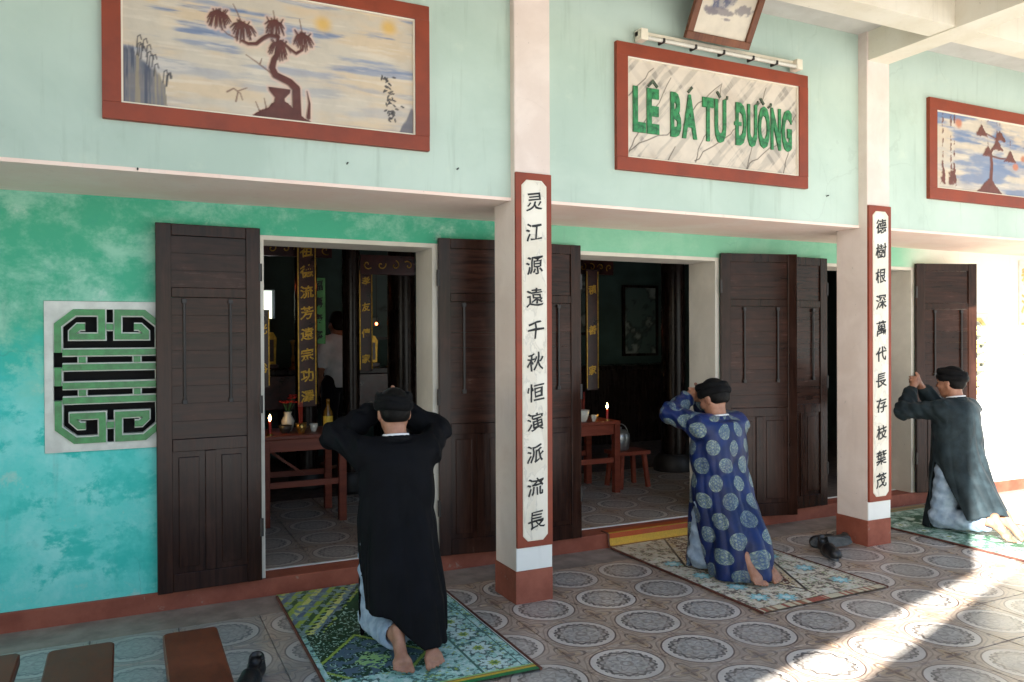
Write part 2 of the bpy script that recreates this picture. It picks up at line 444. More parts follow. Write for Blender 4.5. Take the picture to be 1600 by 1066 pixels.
class MB:
    def __init__(s): s.v, s.f, s.sm = [], [], []
    def add(s, vs, fs, smooth=False):
        n = len(s.v); s.v += [tuple(p) for p in vs]
        s.f += [tuple(i + n for i in f) for f in fs]; s.sm += [smooth] * len(fs)
        return s
    def box(s, x0, x1, y0, y1, z0, z1, b=0.0):
        if b <= 0:
            vs = [(x, y, z) for x in (x0, x1) for y in (y0, y1) for z in (z0, z1)]
            return s.add(vs, [(0, 1, 3, 2), (4, 6, 7, 5), (0, 4, 5, 1), (2, 3, 7, 6), (0, 2, 6, 4), (1, 5, 7, 3)])
        bm = bmesh.new(); bmesh.ops.create_cube(bm, size=1)
        for v in bm.verts:
            v.co = Vector(((x0 + x1) / 2 + v.co.x * (x1 - x0), (y0 + y1) / 2 + v.co.y * (y1 - y0), (z0 + z1) / 2 + v.co.z * (z1 - z0)))
        bmesh.ops.bevel(bm, geom=list(bm.edges), offset=b, segments=2, affect='EDGES', profile=0.5)
        bm.verts.index_update()
        s.add([v.co[:] for v in bm.verts], [[v.index for v in f.verts] for f in bm.faces]); bm.free()
        return s
    def beam(s, p, q, w, h, up=(0, 0, 1)):
        p, q = Vector(p), Vector(q); d = (q - p).normalized(); a = d.cross(Vector(up)).normalized(); b = a.cross(d)
        vs = [e + a * (i * w / 2) + b * (j * h / 2) for e in (p, q) for i in (-1, 1) for j in (-1, 1)]
        return s.add(vs, [(0, 1, 3, 2), (4, 6, 7, 5), (0, 4, 5, 1), (2, 3, 7, 6), (0, 2, 6, 4), (1, 5, 7, 3)])
    def tube(s, pts, rs, n=12, caps=True):
        pts = [Vector(p) for p in pts]
        if not hasattr(rs, '__len__'): rs = [rs] * len(pts)
        vs = []; prev = None
        for i, p in enumerate(pts):
            d = (pts[min(i + 1, len(pts) - 1)] - pts[max(i - 1, 0)]).normalized()
            a = prev if prev is not None else (Vector((1, 0, 0)) if abs(d.x) < 0.9 else Vector((0, 1, 0)))
            a = (a - d * a.dot(d)).normalized(); prev = a; b = d.cross(a)
            vs += [p + (a * math.cos(2 * math.pi * k / n) + b * math.sin(2 * math.pi * k / n)) * rs[i] for k in range(n)]
        m = len(pts)
        fs = [(i * n + k, i * n + (k + 1) % n, (i + 1) * n + (k + 1) % n, (i + 1) * n + k) for i in range(m - 1) for k in range(n)]
        s.add(vs, fs, True)
        if caps:
            s.add(vs[:n], [tuple(range(n))[::-1]]); s.add(vs[-n:], [tuple(range(n))])
        return s
    def lathe(s, prof, c=(0, 0, 0), n=20):
        vs = [(c[0] + r * math.cos(2 * math.pi * k / n), c[1] + r * math.sin(2 * math.pi * k / n), c[2] + z) for r, z in prof for k in range(n)]
        fs = [(i * n + k, i * n + (k + 1) % n, (i + 1) * n + (k + 1) % n, (i + 1) * n + k) for i in range(len(prof) - 1) for k in range(n)]
        s.add(vs, fs, True)
        if prof[0][0] > 1e-4: s.add(vs[:n], [tuple(range(n))[::-1]])
        if prof[-1][0] > 1e-4: s.add(vs[-n:], [tuple(range(n))])
        return s
    def prism_y(s, poly, y0, y1):
        """polygon in x,z (counter-clockwise seen from -y), extruded from y0 (front) to y1 (back)"""
        n = len(poly)
        vs = [(x, y0, z) for x, z in poly] + [(x, y1, z) for x, z in poly]
        fs = [tuple(range(n)), tuple(range(2 * n - 1, n - 1, -1))] + [(i + n, (i + 1) % n + n, (i + 1) % n, i) for i in range(n)]
        return s.add(vs, fs)
    def strip_y(s, pts, w, y0, y1):
        """mitred flat strip along a polyline in x,z"""
        P = [Vector(p) for p in pts]; L, R = [], []
        for i, p in enumerate(P):
            d0 = (P[i] - P[i - 1]).normalized() if i > 0 else None
            d1 = (P[i + 1] - P[i]).normalized() if i < len(P) - 1 else None
            n0 = Vector((-d0.y, d0.x)) if d0 else None; n1 = Vector((-d1.y, d1.x)) if d1 else None
            if n0 is None: m = n1
            elif n1 is None: m = n0
            else:
                m = (n0 + n1).normalized(); m = m / max(0.35, m.dot(n0))
            L.append(p + m * w / 2); R.append(p - m * w / 2)
        for i in range(len(P) - 1):
            q = [R[i], R[i + 1], L[i + 1], L[i]]
            vs = [(a.x, y0, a.y) for a in q] + [(a.x, y1, a.y) for a in q]
            fs = [(0, 1, 2, 3), (4, 5, 1, 0), (6, 7, 3, 2)]
            if i == 0: fs.append((7, 4, 0, 3))
            if i == len(P) - 2: fs.append((5, 6, 2, 1))
            s.add(vs, fs)
        return s
    def mesh(s, name, off=(0, 0, 0)):
        me = bpy.data.meshes.new(name)
        me.from_pydata([(a - off[0], b - off[1], c - off[2]) for a, b, c in s.v], [], s.f)
        me.polygons.foreach_set('use_smooth', s.sm)
        bm = bmesh.new(); bm.from_mesh(me); bmesh.ops.recalc_face_normals(bm, faces=bm.faces); bm.to_mesh(me); bm.free()
        return me
    def build(s, name, mat, parent=None, loc=None, rot=None, off=(0, 0, 0)):
        return mkobj(name, s.mesh(name, off), mat, parent, loc, rot)

def W(mb, name, mat, parent):
    """coordinates given in world space under an unrotated parent"""
    return mb.build(name, mat, parent, off=tuple(parent.location))

# ------------------------------------------------------------------ ground and floor
g = MB().box(-300, 300, -300, 300, -0.6, -0.16).build('ground', M['concrete']); tag(g, kind='structure')
fl = MB().box(-6.2, 9.2, -1.05, 1.72, -0.16, -0.010).build('floor', M['grout']); tag(fl, kind='structure')
def tile_mesh():
    h, t, b = 0.1985, 0.009, 0.0025
    vs = [(-h, -h, -t), (h, -h, -t), (h, h, -t), (-h, h, -t), (-h, -h, -b), (h, -h, -b), (h, h, -b), (-h, h, -b),
          (-h + b, -h + b, 0), (h - b, -h + b, 0), (h - b, h - b, 0), (-h + b, h - b, 0)]
    fs = [(8, 9, 10, 11)] + [(i, (i + 1) % 4, (i + 1) % 4 + 4, i + 4) for i in range(4)] + [(i + 4, (i + 1) % 4 + 4, (i + 1) % 4 + 8, i + 8) for i in range(4)]
    me = bpy.data.meshes.new('tile'); me.from_pydata(vs, [], fs); me.materials.append(M['tile']); return me
TM = tile_mesh()
for j in range(-2, 4):
    for i in range(-8, 15):
        o = mkobj('tile', TM, None, fl, (i * 0.4, j * 0.4, random.uniform(-0.0006, 0.0004)))
        o.rotation_euler = (random.gauss(0, 0.0012), random.gauss(0, 0.0012), random.choice((0, 1, 2, 3)) * math.pi / 2)
# last cut row of tiles in front of the step, plain grey cement strip
strip = MB().box(-6.2, 9.2, 1.402, 1.714, -0.0098, -0.004).build('cement_strip', plain('cement_strip_mat', S(140, 128, 118), 0.6, 0.16, 8, 0.2, world_space=True), fl)

# ------------------------------------------------------------------ the hall
HB = Vector((1.38, 1.73, 0))
hall = thing('ancestral_hall', 'green ancestral hall with open dark wooden doors and a deep porch', 'building', HB)
OPEN = [(-1.34, -0.27), (0.77, 1.995), (3.09, 4.167)]
ZT = 2.07
LAT = [(-2.413, -1.805), (4.60, 5.21)]
LZ = (0.89, 1.68)
w = MB()
# pieces of the wall between openings and lattices
def wall_seg(x0, x1):
    lat = [l for l in LAT if l[0] > x0 and l[1] < x1]
    if not lat:
        w.box(x0, x1, 1.73, 2.03, 0.09, 2.26); return
    a, b = lat[0]
    w.box(x0, a, 1.73, 2.03, 0.09, 2.26); w.box(b, x1, 1.73, 2.03, 0.09, 2.26)
    w.box(a, b, 1.73, 2.03, 0.09, LZ[0]); w.box(a, b, 1.73, 2.03, LZ[1], 2.26)
wall_seg(-6.2, OPEN[0][0]); wall_seg(OPEN[0][1], OPEN[1][0]); wall_seg(OPEN[1][1], OPEN[2][0]); wall_seg(OPEN[2][1], 9.2)
for a, b in OPEN: w.box(a, b, 1.73, 2.03, ZT, 2.26)
W(w, 'front_wall', M['turq'], hall)
W(MB().box(-6.2, 9.2, 0.98, 2.0, 2.252, 3.62), 'upper_wall', M['pale'], hall)
W(MB().box(-6.2, 9.2, 0.974, 1.745, 2.238, 2.256), 'soffit', M['soffit'], hall)
W(MB().box(-6.2, 9.2, -0.5, 6.7, 3.6, 3.78), 'ceiling_slab', M['ceil'], hall)
for i, (a, b) in enumerate(((0.26, 0.44), (-0.5, -0.36))):
    W(MB().box(-6.2, 9.2, a, b, 3.408 if i == 0 else 3.36, 3.62), 'ceiling_beam', M['beam'], hall)
for cx in (-2.73, 0.0125, 2.7425, 5.47):
    W(MB().box(cx - 0.1, cx + 0.1, -0.496, 0.985, 3.40, 3.618), 'ceiling_beam', M['beam'], hall)
# step / skirting
W(MB().box(-6.2, 9.2, 1.713, 1.88, -0.012, 0.098, 0.004), 'skirting_step', M['red_base'], hall)
W(MB().box(-6.2, 9.2, 1.881, 1.905, 0.02, 0.1015), 'threshold_strip', M['white'], hall)
# interior shell
bw = MB()
wx0, wx1, wz0, wz1 = -0.78, -0.49, 1.70, 2.03           # small bright window in the back wall
bw.box(-3.4, wx0, 6.4, 6.6, 0.08, 3.62); bw.box(wx1, 6.3, 6.4, 6.6, 0.08, 3.62)
bw.box(wx0, wx1, 6.4, 6.6, 0.08, wz0); bw.box(wx0, wx1, 6.4, 6.6, wz1, 3.62)
W(bw, 'back_wall', M['inner'], hall)
W(MB().box(-3.6, -3.4, 2.03, 6.6, 0.08, 3.62), 'side_wall', M['inner'], hall)
W(MB().box(6.3, 6.5, 2.03, 6.6, 0.08, 3.62), 'side_wall', M['inner'], hall)
inf = MB().box(-3.4, 6.3, 1.906, 6.4, -0.1, 0.090)
inner_floor = W(inf, 'interior_floor', M['grout'], hall)
for j in range(5, 10):
    for i in range(-5, 12):
        px = i * 0.4; py = 2.1 + (j - 5) * 0.4
        if not any(a - 0.1 + (py - 1.9) * 0.14 < px + 0.2 and px - 0.2 < b + (py - 1.7) * 0.9 for a, b in OPEN[:2]): continue
        mkobj('tile', TM, None, inner_floor, (px - HB.x, py - HB.y, 0.0995))
# door jambs (plastered reveals) per opening
for a, b in OPEN:
    jb = MB()
    jb.box(a - 0.014, a + 0.022, 1.724, 2.034, 0.1, ZT - 0.024)
    jb.box(b - 0.022, b + 0.014, 1.724, 2.034, 0.1, ZT - 0.024)
    jb.box(a - 0.014, b + 0.014, 1.724, 2.034, ZT - 0.024, ZT + 0.002)
    W(jb, 'door_frame', M['jamb'], hall)

for nx_, ny_, nz_ in ((-0.42, 0.98, 2.385), (-1.98, 0.974, 2.246), (-1.02, 0.98, 2.36), (2.32, 0.98, 2.44)):
    W(MB().tube([(nx_, ny_ + 0.01, nz_), (nx_, ny_ - 0.02, nz_ + 0.004)], 0.004, 6), 'nail', M['dark'], hall)
# ---- lattice windows
def zpx(px, py): return ((px - 605) / 370 * 0.30, (508 - py) / 425 * 0.40)
def lattice(cx, label, bar='green_tile', hole='black_void'):
    cz = (LZ[0] + LZ[1]) / 2; hw, hh = 0.302, 0.393
    fr = MB()
    ox = [(-0.262, 0.19), (-0.165, 0.352), (0.165, 0.352), (0.262, 0.19), (0.262, -0.19), (0.165, -0.352), (-0.165, -0.352), (-0.262, -0.19)]
    rect = [(-hw, 0.19), (-0.165, hh), (0.165, hh), (hw, 0.19), (hw, -0.19), (0.165, -hh), (-0.165, -hh), (-hw, -0.19)]
    corner = {0: (-hw, hh), 2: (hw, hh), 4: (hw, -hh), 6: (-hw, -hh)}
    for i in range(8):
        j = (i + 1) % 8
        poly = [ox[i], rect[i]] + ([corner[i]] if i in corner else []) + [rect[j], ox[j]]
        fr.prism_y(poly, -0.012, 0.03)
    win = fr.build('lattice_window', M['lat_white'], hall, (cx - HB.x, 0, cz))
    win['label'] = label
    MB().box(-hw, hw, 0.06, 0.07, -hh, hh).build('recess_panel', M[hole], win)  # backdrop sheet across the opening; the dark one paints its shade
    paths = []
    top = [(462, 232), (425, 232), (392, 262), (392, 287), (558, 287), (558, 152), (402, 152), (308, 222), (308, 375)]
    for mx in (1, -1):
        for mz in (1, -1):
            pts = [zpx(605 + (x - 605) * mx, 508 + (y - 508) * mz) for x, y in top]
            paths.append(pts)
    for yy in (375, 641): paths.append([zpx(333, yy), zpx(877, yy)])
    paths.append([zpx(308, 457), zpx(308, 559)]); paths.append([zpx(902, 457), zpx(902, 559)])
    for yy in (457, 559): paths.append([zpx(333, yy), zpx(877, yy)])
    for xx in (445, 765):
        paths.append([zpx(xx, 400), zpx(xx, 432)]); paths.append([zpx(xx, 584), zpx(xx, 616)])
    for yy in (232, 784): paths.append([zpx(584, yy), zpx(626, yy)])
    for p in paths:
        s = MB().strip_y(p, 0.032, -0.020, 0.012).build('lattice_bar', M[bar], win)
        MB().strip_y(p, 0.045, -0.008, 0.05).build('bar_edging', M['lat_white'], win)
lattice(sum(LAT[0]) / 2, 'green and white longevity lattice window in the turquoise wall')
lattice(sum(LAT[1]) / 2, 'sunlit pale yellow lattice window behind the far right door leaf', 'blind', 'lat_white')  # overexposure put into the bar and recess colours

# ---- door leaves
def leaf(x, y, wd, side, ang, label):
    """hinged at x,y; side=-1 leaf lies to the left of its hinge, +1 to the right; ang = degrees swung out from the wall"""
    T = 0.034
    s = side
    def bx(mb, a, b, y0, y1, z0, z1, bv=0.003):
        lo, hi = sorted((a * s, b * s)); mb.box(lo, hi, y0, y1, z0, z1, bv)
    fr = MB(); st = 0.078
    bx(fr, 0, st, -T, 0, 0, 2.0); bx(fr, wd - st, wd, -T, 0, 0, 2.0)
    for z0, z1 in ((0, 0.10), (0.76, 0.83), (1.60, 1.655), (1.935, 2.0)):
        bx(fr, st + 0.0004, wd - st - 0.0004, -T + 0.002, -0.001, z0 + 0.001, z1 - 0.001)
    cm = wd / 2
    bx(fr, cm - 0.028, cm + 0.028, -T + 0.003, -0.001, 0.10, 0.76)
    d = fr.build('door', M['doorv'], hall, (x - HB.x, y - HB.y, 0.104), (0, 0, math.radians(-ang * s)))
    d['label'] = label
    a, b = st - 0.002, wd - st + 0.002
    def planks(z0, z1, n, yf):
        hgt = (z1 - z0) / n
        for k in range(n):
            m = MB(); dz = random.uniform(-0.002, 0.002)
            bx(m, a, b, -T + yf + random.uniform(0, 0.0015), -0.004, z0 + k * hgt + 0.0002, z0 + (k + 1) * hgt - 0.0002, 0.0007)
            m.build('plank', M['door'], d)
    planks(1.655, 1.935, 3, 0.012); planks(0.83, 1.60, 8, 0.009)
    for p, q in ((st, cm - 0.028), (cm + 0.028, wd - st)):
        m = MB(); bx(m, p - 0.002, q + 0.002, -T + 0.013, -0.004, 0.098, 0.762, 0.002); m.build('panel', M['doorv'], d)
        m = MB(); bx(m, p + 0.03, q - 0.03, -T + 0.007, -T + 0.016, 0.13, 0.73, 0.004); m.build('raised_field', M['doorv'], d)
    for t in (0.30, 0.74):
        m = MB(); xx = wd * t * s
        m.tube([(xx, -T - 0.002, 1.03), (xx, -T - 0.002, 1.58)], 0.007, 8)
        m.box(xx - 0.012, xx + 0.012, -T - 0.010, -T + 0.012, 1.02, 1.045, 0.003); m.box(xx - 0.012, xx + 0.012, -T - 0.010, -T + 0.012, 1.568, 1.593, 0.003)
        m.build('vertical_bar', M['dark'], d)
    for z in (0.3, 1.0, 1.75):
        m = MB(); m.tube([(0, -T * 0.5 - 0.012, z - 0.05), (0, -T * 0.5 - 0.012, z + 0.05)], 0.011, 8); m.build('hinge', M['dark'], d)
    return d
leaf(-1.345, 1.712, 0.545, -1, 3, 'dark door leaf covering part of the lattice window')
leaf(-0.262, 1.712, 0.545, 1, 9, 'door leaf folded back beside the kneeling man in black')
leaf(0.768, 1.712, 0.60, -1, 2, 'door leaf half hidden behind the first couplet column')
leaf(2.002, 1.712, 0.63, 1, 14, 'door leaf standing out from the wall behind the man in blue')
leaf(3.088, 1.712, 0.545, -1, 2, 'door leaf partly covered by its neighbour beside the second column')
leaf(4.172, 1.712, 0.575, 1, 18, 'dark door leaf behind the rightmost man')

# ------------------------------------------------------------------ text
def glyph(ch, extrude=0.002, offset=0.0, shear=0.0):
    cu = bpy.data.curves.new('glyph', 'FONT'); cu.body = ch; cu.size = 1.0; cu.extrude = extrude; cu.offset = offset; cu.shear = shear
    cu.resolution_u = 3
    o = bpy.data.objects.new('glyph', cu); COL.objects.link(o)
    dg = bpy.context.evaluated_depsgraph_get(); dg.update()
    me = bpy.data.meshes.new_from_object(o.evaluated_get(dg))
    bpy.data.objects.remove(o); bpy.data.curves.remove(cu)
    n = len(me.vertices); co = np.zeros(n * 3); me.vertices.foreach_get('co', co)
    return me, co.reshape(-1, 3)

def place_glyph(me, co, sx, sz, ox, oz, depth, ox0=0.0, oz0=0.0):
    c = np.empty_like(co)
    c[:, 0] = (co[:, 0] - ox0) * sx + ox; c[:, 2] = (co[:, 1] - oz0) * sz + oz; c[:, 1] = -co[:, 2] * depth
    me.vertices.foreach_set('co', c.ravel()); me.update()

def character(ch, cx, cz, size, y, parent, mat, bold=0.008):
    me, co = glyph(ch, 1.0, bold)
    mn, mx = co.min(0), co.max(0); mid = (mn + mx) / 2
    c = co.copy(); c[:, :2] -= mid[:2]
    k = size / max(mx[0] - mn[0], mx[1] - mn[1])
    # brush hand: strokes rise to the right and swell slightly
    c[:, 1] += 0.16 * c[:, 0]
    c[:, 0] += 0.03 * np.sin(c[:, 1] * 7 + cz * 9) + 0.005 * np.sin(c[:, 1] * 31 + c[:, 0] * 17 + cz * 20)
    c[:, 1] += 0.025 * np.sin(c[:, 0] * 9 + cz * 5) + 0.006 * np.sin(c[:, 0] * 27 - c[:, 1] * 13 + cz * 11)
    place_glyph(me, c, k, k * 1.0, 0, 0, 0.0015)
    return mkobj('character', me, mat, parent, (cx, y, cz))

# ------------------------------------------------------------------ columns with couplets
def column(x0, x1, yf, chars, zs, label):
    c = thing('porch_column', label, 'column', ((x0 + x1) / 2, yf + 0.13, 0), group='porch columns')
    hw = (x1 - x0) / 2
    fy = -0.13                                   # front face, local
    sh = MB().box(-hw, hw, fy, 0.14, 0.18, 3.61, 0.006).build('shaft', M['cream'], c)
    MB().box(-hw - 0.004, hw + 0.004, fy - 0.004, 0.144, -0.012, 0.182, 0.004).build('plinth', M['red_base'], c)
    MB().box(-hw + 0.001, hw - 0.001, fy - 0.003, fy + 0.02, 0.184, 0.310).build('white_band', M['white'], c)
    pw, z0, z1 = hw - 0.001, 0.312, 2.39
    pan = MB().box(-pw, pw, fy - 0.014, fy + 0.01, z0, z1, 0.003).build('couplet_panel', M['red_frame'], c)
    iw = pw - 0.034; a, b, k = z0 + 0.035, z1 - 0.04, 0.03
    poly = [(-iw + k, a), (iw - k, a), (iw, a + k), (iw, b - k), (iw - k, b), (-iw + k, b), (-iw, b - k), (-iw, a + k)]
    MB().prism_y(poly, fy - 0.017, fy - 0.01).build('edge_line', M['beam'], pan)
    q = 0.006; iw2 = iw - q
    poly = [(-iw2 + k, a + q), (iw2 - k, a + q), (iw2, a + k + q * .3), (iw2, b - k - q * .3), (iw2 - k, b - q), (-iw2 + k, b - q), (-iw2, b - k - q * .3), (-iw2, a + k + q * .3)]
    MB().prism_y(poly, fy - 0.0195, fy - 0.012).build('marbled_panel', M['marble'], pan)
    for ch, z in zip(chars, zs):
        character(ch, random.uniform(-0.004, 0.004), z, 0.102, fy - 0.0215, pan, M['ink'])
    return c

def marble(name):
    t = Mt(name); p = t.coord()
    n = t.noise(t.map(p, (1.0, 1, 0.45), rot=(0, 0.6, 0)), 9, 6, 0.6, 0.8)
    n2 = t.noise(p, 3, 5)
    c = t.mix(n.sstep(0.3, 0.7), S(214, 205, 186), S(230, 223, 207))
    c = t.mix((n - 0.5).abs().lt(0.018) * 0.35, c, S(170, 165, 155))
    c = t.mix(n2.sstep(0.55, 0.8) * 0.3, c, S(200, 186, 162))
    t.base(c); t.rough(0.55); t.bump(n, 0.05, 0.003)
    return t.m
M['marble'] = marble('marbled_paint')
Z1 = [2.228, 2.061, 1.879, 1.701, 1.519, 1.344, 1.173, 1.008, 0.83, 0.648, 0.462]
Z2 = [2.245, 2.072, 1.897, 1.717, 1.53, 1.35, 1.165, 0.99, 0.797, 0.62, 0.462]
column(-0.10, 0.125, 0.93, '灵江源遠千秋恒演派流長', Z1, 'cream porch column with couplet panel between the two men kneeling nearest')
column(2.63, 2.855, 0.905, '德樹根深萬代長存枝葉茂', Z2, 'cream porch column with couplet panel beside the pair of shoes')

# ------------------------------------------------------------------ painted boards
def vnoise(U, V, fu, fv, seed):
    rs = np.random.RandomState(seed); n = 64
    g = rs.rand(n, n)
    x = U * fu; y = V * fv
    xi = np.floor(x).astype(int); yi = np.floor(y).astype(int); fx = x - xi; fy = y - yi
    fx = fx * fx * (3 - 2 * fx); fy = fy * fy * (3 - 2 * fy)
    a = g[xi % n, yi % n]; b = g[(xi + 1) % n, yi % n]; c = g[xi % n, (yi + 1) % n]; d = g[(xi + 1) % n, (yi + 1) % n]
    return (a * (1 - fx) + b * fx) * (1 - fy) + (c * (1 - fx) + d * fx) * fy
def fbm(U, V, fu, fv, seed, o=5):
    r = 0; a = 0.5; t = 0
    for k in range(o):
        r = r + a * vnoise(U, V, fu * 2 ** k, fv * 2 ** k, seed + k); t += a; a *= 0.55
    return r / t
def ss(x, a, b):
    t = np.clip((x - a) / (b - a), 0, 1); return t * t * (3 - 2 * t)
def mixc(c, col, m):
    return c * (1 - m[..., None]) + np.array(col) * m[..., None]
def seg_d(U, V, pts, r0, r1):
    D = np.full(U.shape, 9.0); n = len(pts) - 1
    for i in range(n):
        a, b = np.array(pts[i]), np.array(pts[i + 1]); ba = b - a
        t = np.clip(((U - a[0]) * ba[0] + (V - a[1]) * ba[1]) / max(1e-9, ba @ ba), 0, 1)
        d = np.hypot(U - a[0] - t * ba[0], V - a[1] - t * ba[1]) - (r0 + (r1 - r0) * (i + t) / n)
        D = np.minimum(D, d)
    return D

def paint_panel(name, wd, ht, res, func, mat, parent, loc):
    """panel in local x,z facing -y; func gives colour and relief"""
    nx, nz = int(wd / res), int(ht / res)
    u = np.linspace(0, wd, nx + 1); v = np.linspace(0, ht, nz + 1)
    U, V = np.meshgrid(u, v, indexing='ij')
    col, rel = func(U, V)
    co = np.stack([U, -rel, V], -1).reshape(-1, 3)
    idx = np.arange((nx + 1) * (nz + 1)).reshape(nx + 1, nz + 1)
    q = np.stack([idx[:-1, :-1], idx[1:, :-1], idx[1:, 1:], idx[:-1, 1:]], -1).reshape(-1, 4)
    me = bpy.data.meshes.new(name)
    me.from_pydata(co.tolist(), [], q.tolist())
    at = me.color_attributes.new('Col', 'FLOAT_COLOR', 'POINT')
    at.data.foreach_set('color', np.concatenate([col.reshape(-1, 3), np.ones((co.shape[0], 1))], 1).astype(np.float32).ravel())
    return mkobj(name, me, mat, parent, loc, smooth=True)

BROWN = S(86, 40, 32)
def sky_paint(U, V, seed, warm=1.0):
    n = fbm(U, V, 2.6, 20, seed); n2 = fbm(U, V, 4, 44, seed + 9); n3 = fbm(U, V, 2.5, 9, seed + 20)
    c = np.zeros(U.shape + (3,)) + np.array(S(196, 184, 166))
    c = mixc(c, S(206, 182, 150), ss(n3, 0.45, 0.7) * 0.8 * warm)
    c = mixc(c, S(138, 146, 164), ss(n, 0.48, 0.66) * (0.35 + 0.65 * ss(V, 0.1, 0.4)))
    c = mixc(c, S(104, 120, 150), ss(n2 * 0.5 + n * 0.5, 0.56, 0.68) * ss(V, 0.15, 0.45))
    c = mixc(c, S(216, 204, 186), ss(fbm(U, V, 5, 60, seed + 31), 0.55, 0.75) * 0.5)
    return c
def paint1(U, V):
    c = sky_paint(U, V, 3)
    for (x, y) in ((0.12, 0.52), (0.905, 0.504), (1.244, 0.544)):
        d = np.hypot(U - x, (V - y) * 1.15)
        c = mixc(c, S(214, 170, 84), ss(-d, -0.065, -0.01) * 0.9)
    # cliffs at the left and a rock at the right
    st = fbm(U, V, 60, 2.5, 40)
    top = np.interp(U[:, 0], [0, 0.05, 0.06, 0.1, 0.14, 0.18, 0.19, 2], [0.27, 0.275, 0.23, 0.21, 0.17, 0.11, 0, -1])[:, None] + (st - 0.5) * 0.06
    m = ss(top - V, -0.01, 0.015)
    c = mixc(c, S(92, 94, 104), m * 0.85); c = mixc(c, S(150, 136, 110), m * ss(st, 0.5, 0.62) * 0.8); c = mixc(c, S(58, 66, 86), m * ss(-st, -0.42, -0.3) * 0.8)
    top = np.interp(U[:, 0], [0, 1.29, 1.33, 1.36, 1.4], [-1, 0.0, 0.07, 0.13, 0.16])[:, None] + (st - 0.5) * 0.05
    m = ss(top - V, -0.01, 0.015); c = mixc(c, S(84, 84, 96), m * 0.85)
    rs = np.random.RandomState(5)
    for k in range(46):                       # leaves of the small bush
        t = rs.rand(); x = np.interp(t, [0, .4, .7, 1], [1.226, 1.25, 1.266, 1.252]) + rs.randn() * 0.02; y = 0.29 - t * 0.23
        a = rs.rand() * 3.1; du, dv = U - x, V - y
        d = np.hypot((du * math.cos(a) + dv * math.sin(a)) / 0.012, (-du * math.sin(a) + dv * math.cos(a)) / 0.005)
        c = mixc(c, S(56, 52, 54), ss(-d, -1.2, -0.7) * 0.9)
    for k in range(14):
        x = 0.03 + rs.rand() * 0.16; y = np.interp(x, [0, .05, .1, .18], [.30, .31, .26, .15]) + rs.randn() * 0.01
        d = seg_d(U, V, [(x, y - 0.05), (x + 0.004, y), (x + 0.015, y + 0.008), (x + 0.02, y - 0.012)], 0.002, 0.002)
        c = mixc(c, S(52, 50, 56), ss(-d, -0.003, 0.001) * 0.8)
    D = np.full(U.shape, 9.0)
    D = np.minimum(D, seg_d(U, V, [(0.775, 0.02), (0.771, 0.165), (0.741, 0.192), (0.672, 0.218), (0.657, 0.251), (0.667, 0.293), (0.687, 0.326), (0.692, 0.36), (0.685, 0.39), (0.678, 0.42)], 0.022, 0.007))
    D = np.minimum(D, seg_d(U, V, [(0.685, 0.406), (0.643, 0.405), (0.614, 0.385), (0.585, 0.356), (0.547, 0.35), (0.52, 0.36)], 0.011, 0.007))
    D = np.minimum(D, seg_d(U, V, [(0.70, 0.386), (0.742, 0.355), (0.772, 0.337), (0.802, 0.359), (0.807, 0.38)], 0.008, 0.006))
    jag = (fbm(U, V, 50, 18, 77) - 0.5) * 0.05
    for x, y, r in ((0.411, 0.452, 0.050), (0.52, 0.415, 0.050), (0.673, 0.450, 0.044), (0.690, 0.350, 0.048), (0.803, 0.408, 0.046)):
        for k in range(21):                  # drooping fans of leaves hanging from an apex
            a = math.radians(-62 + 124 * k / 20 + rs.randn() * 6); L = r * (1.15 + 0.55 * rs.rand()); dx_, dy_ = math.sin(a), -math.cos(a)
            D = np.minimum(D, seg_d(U, V, [(x + rs.randn() * 0.004, y + 0.030), (x + dx_ * L * 0.55, y + 0.028 + dy_ * L * 0.40), (x + dx_ * L * 0.82, y + 0.030 + dy_ * L - 0.010)], 0.0075, 0.0028))
        for k in range(8):
            a = rs.uniform(-1, 1); D = np.minimum(D, seg_d(U, V, [(x + a * r * 0.6, y + 0.02), (x + a * r * 0.9, y + 0.036 + 0.01 * rs.rand())], 0.004, 0.002))
    D = np.minimum(D, np.maximum(np.abs(U - 0.70) - 0.15 * np.clip(1 - V / 0.11, 0, 1) - 0.0, V - 0.10) + jag * 0.6)
    D = np.minimum(D, np.maximum(np.abs(U - 0.692) - np.interp(V, [0.05, 0.11, 0.14, 0.16], [0.03, 0.024, 0.05, 0.052]), V - 0.157))
    D = np.minimum(D, seg_d(U, V, [(0.83, 0.03), (0.835, 0.10), (0.825, 0.16)], 0.010, 0.001))
    m = ss(-D, -0.004, 0.003)
    halo = ss(-D, -0.016, -0.004) * (1 - m)
    c = mixc(c, S(214, 178, 160), halo * 0.7)
    tw = np.minimum.reduce([seg_d(U, V, p, 0.0035, 0.0015) for p in ([(0.655, 0.225), (0.584, 0.271), (0.537, 0.298)], [(0.52, 0.44), (0.5, 0.49), (0.48, 0.53)], [(0.673, 0.48), (0.665, 0.53)], [(0.803, 0.44), (0.79, 0.51)], [(0.50, 0.367), (0.452, 0.384), (0.424, 0.41)], [(0.60, 0.26), (0.61, 0.29)],
        [(0.45, 0.11), (0.48, 0.13), (0.51, 0.11), (0.52, 0.08)], [(0.49, 0.07), (0.50, 0.12), (0.54, 0.14)], [(0.60, 0.03), (0.58, 0.08)], [(0.63, 0.05), (0.62, 0.10)])])
    c = mixc(c, S(104, 66, 52), ss(-tw, -0.003, 0.001) * 0.75)
    tex = fbm(U, V, 40, 40, 55)
    bc = np.array(BROWN)[None, None, :] * (0.7 + 0.6 * tex[..., None])
    c = c * (1 - m[..., None]) + bc * m[..., None]
    edge = ss(-np.minimum(np.minimum(U, 1.383 - U), np.minimum(V, 0.603 - V)), -0.012, -0.004)
    c = mixc(c, S(222, 190, 160), edge * 0.7)
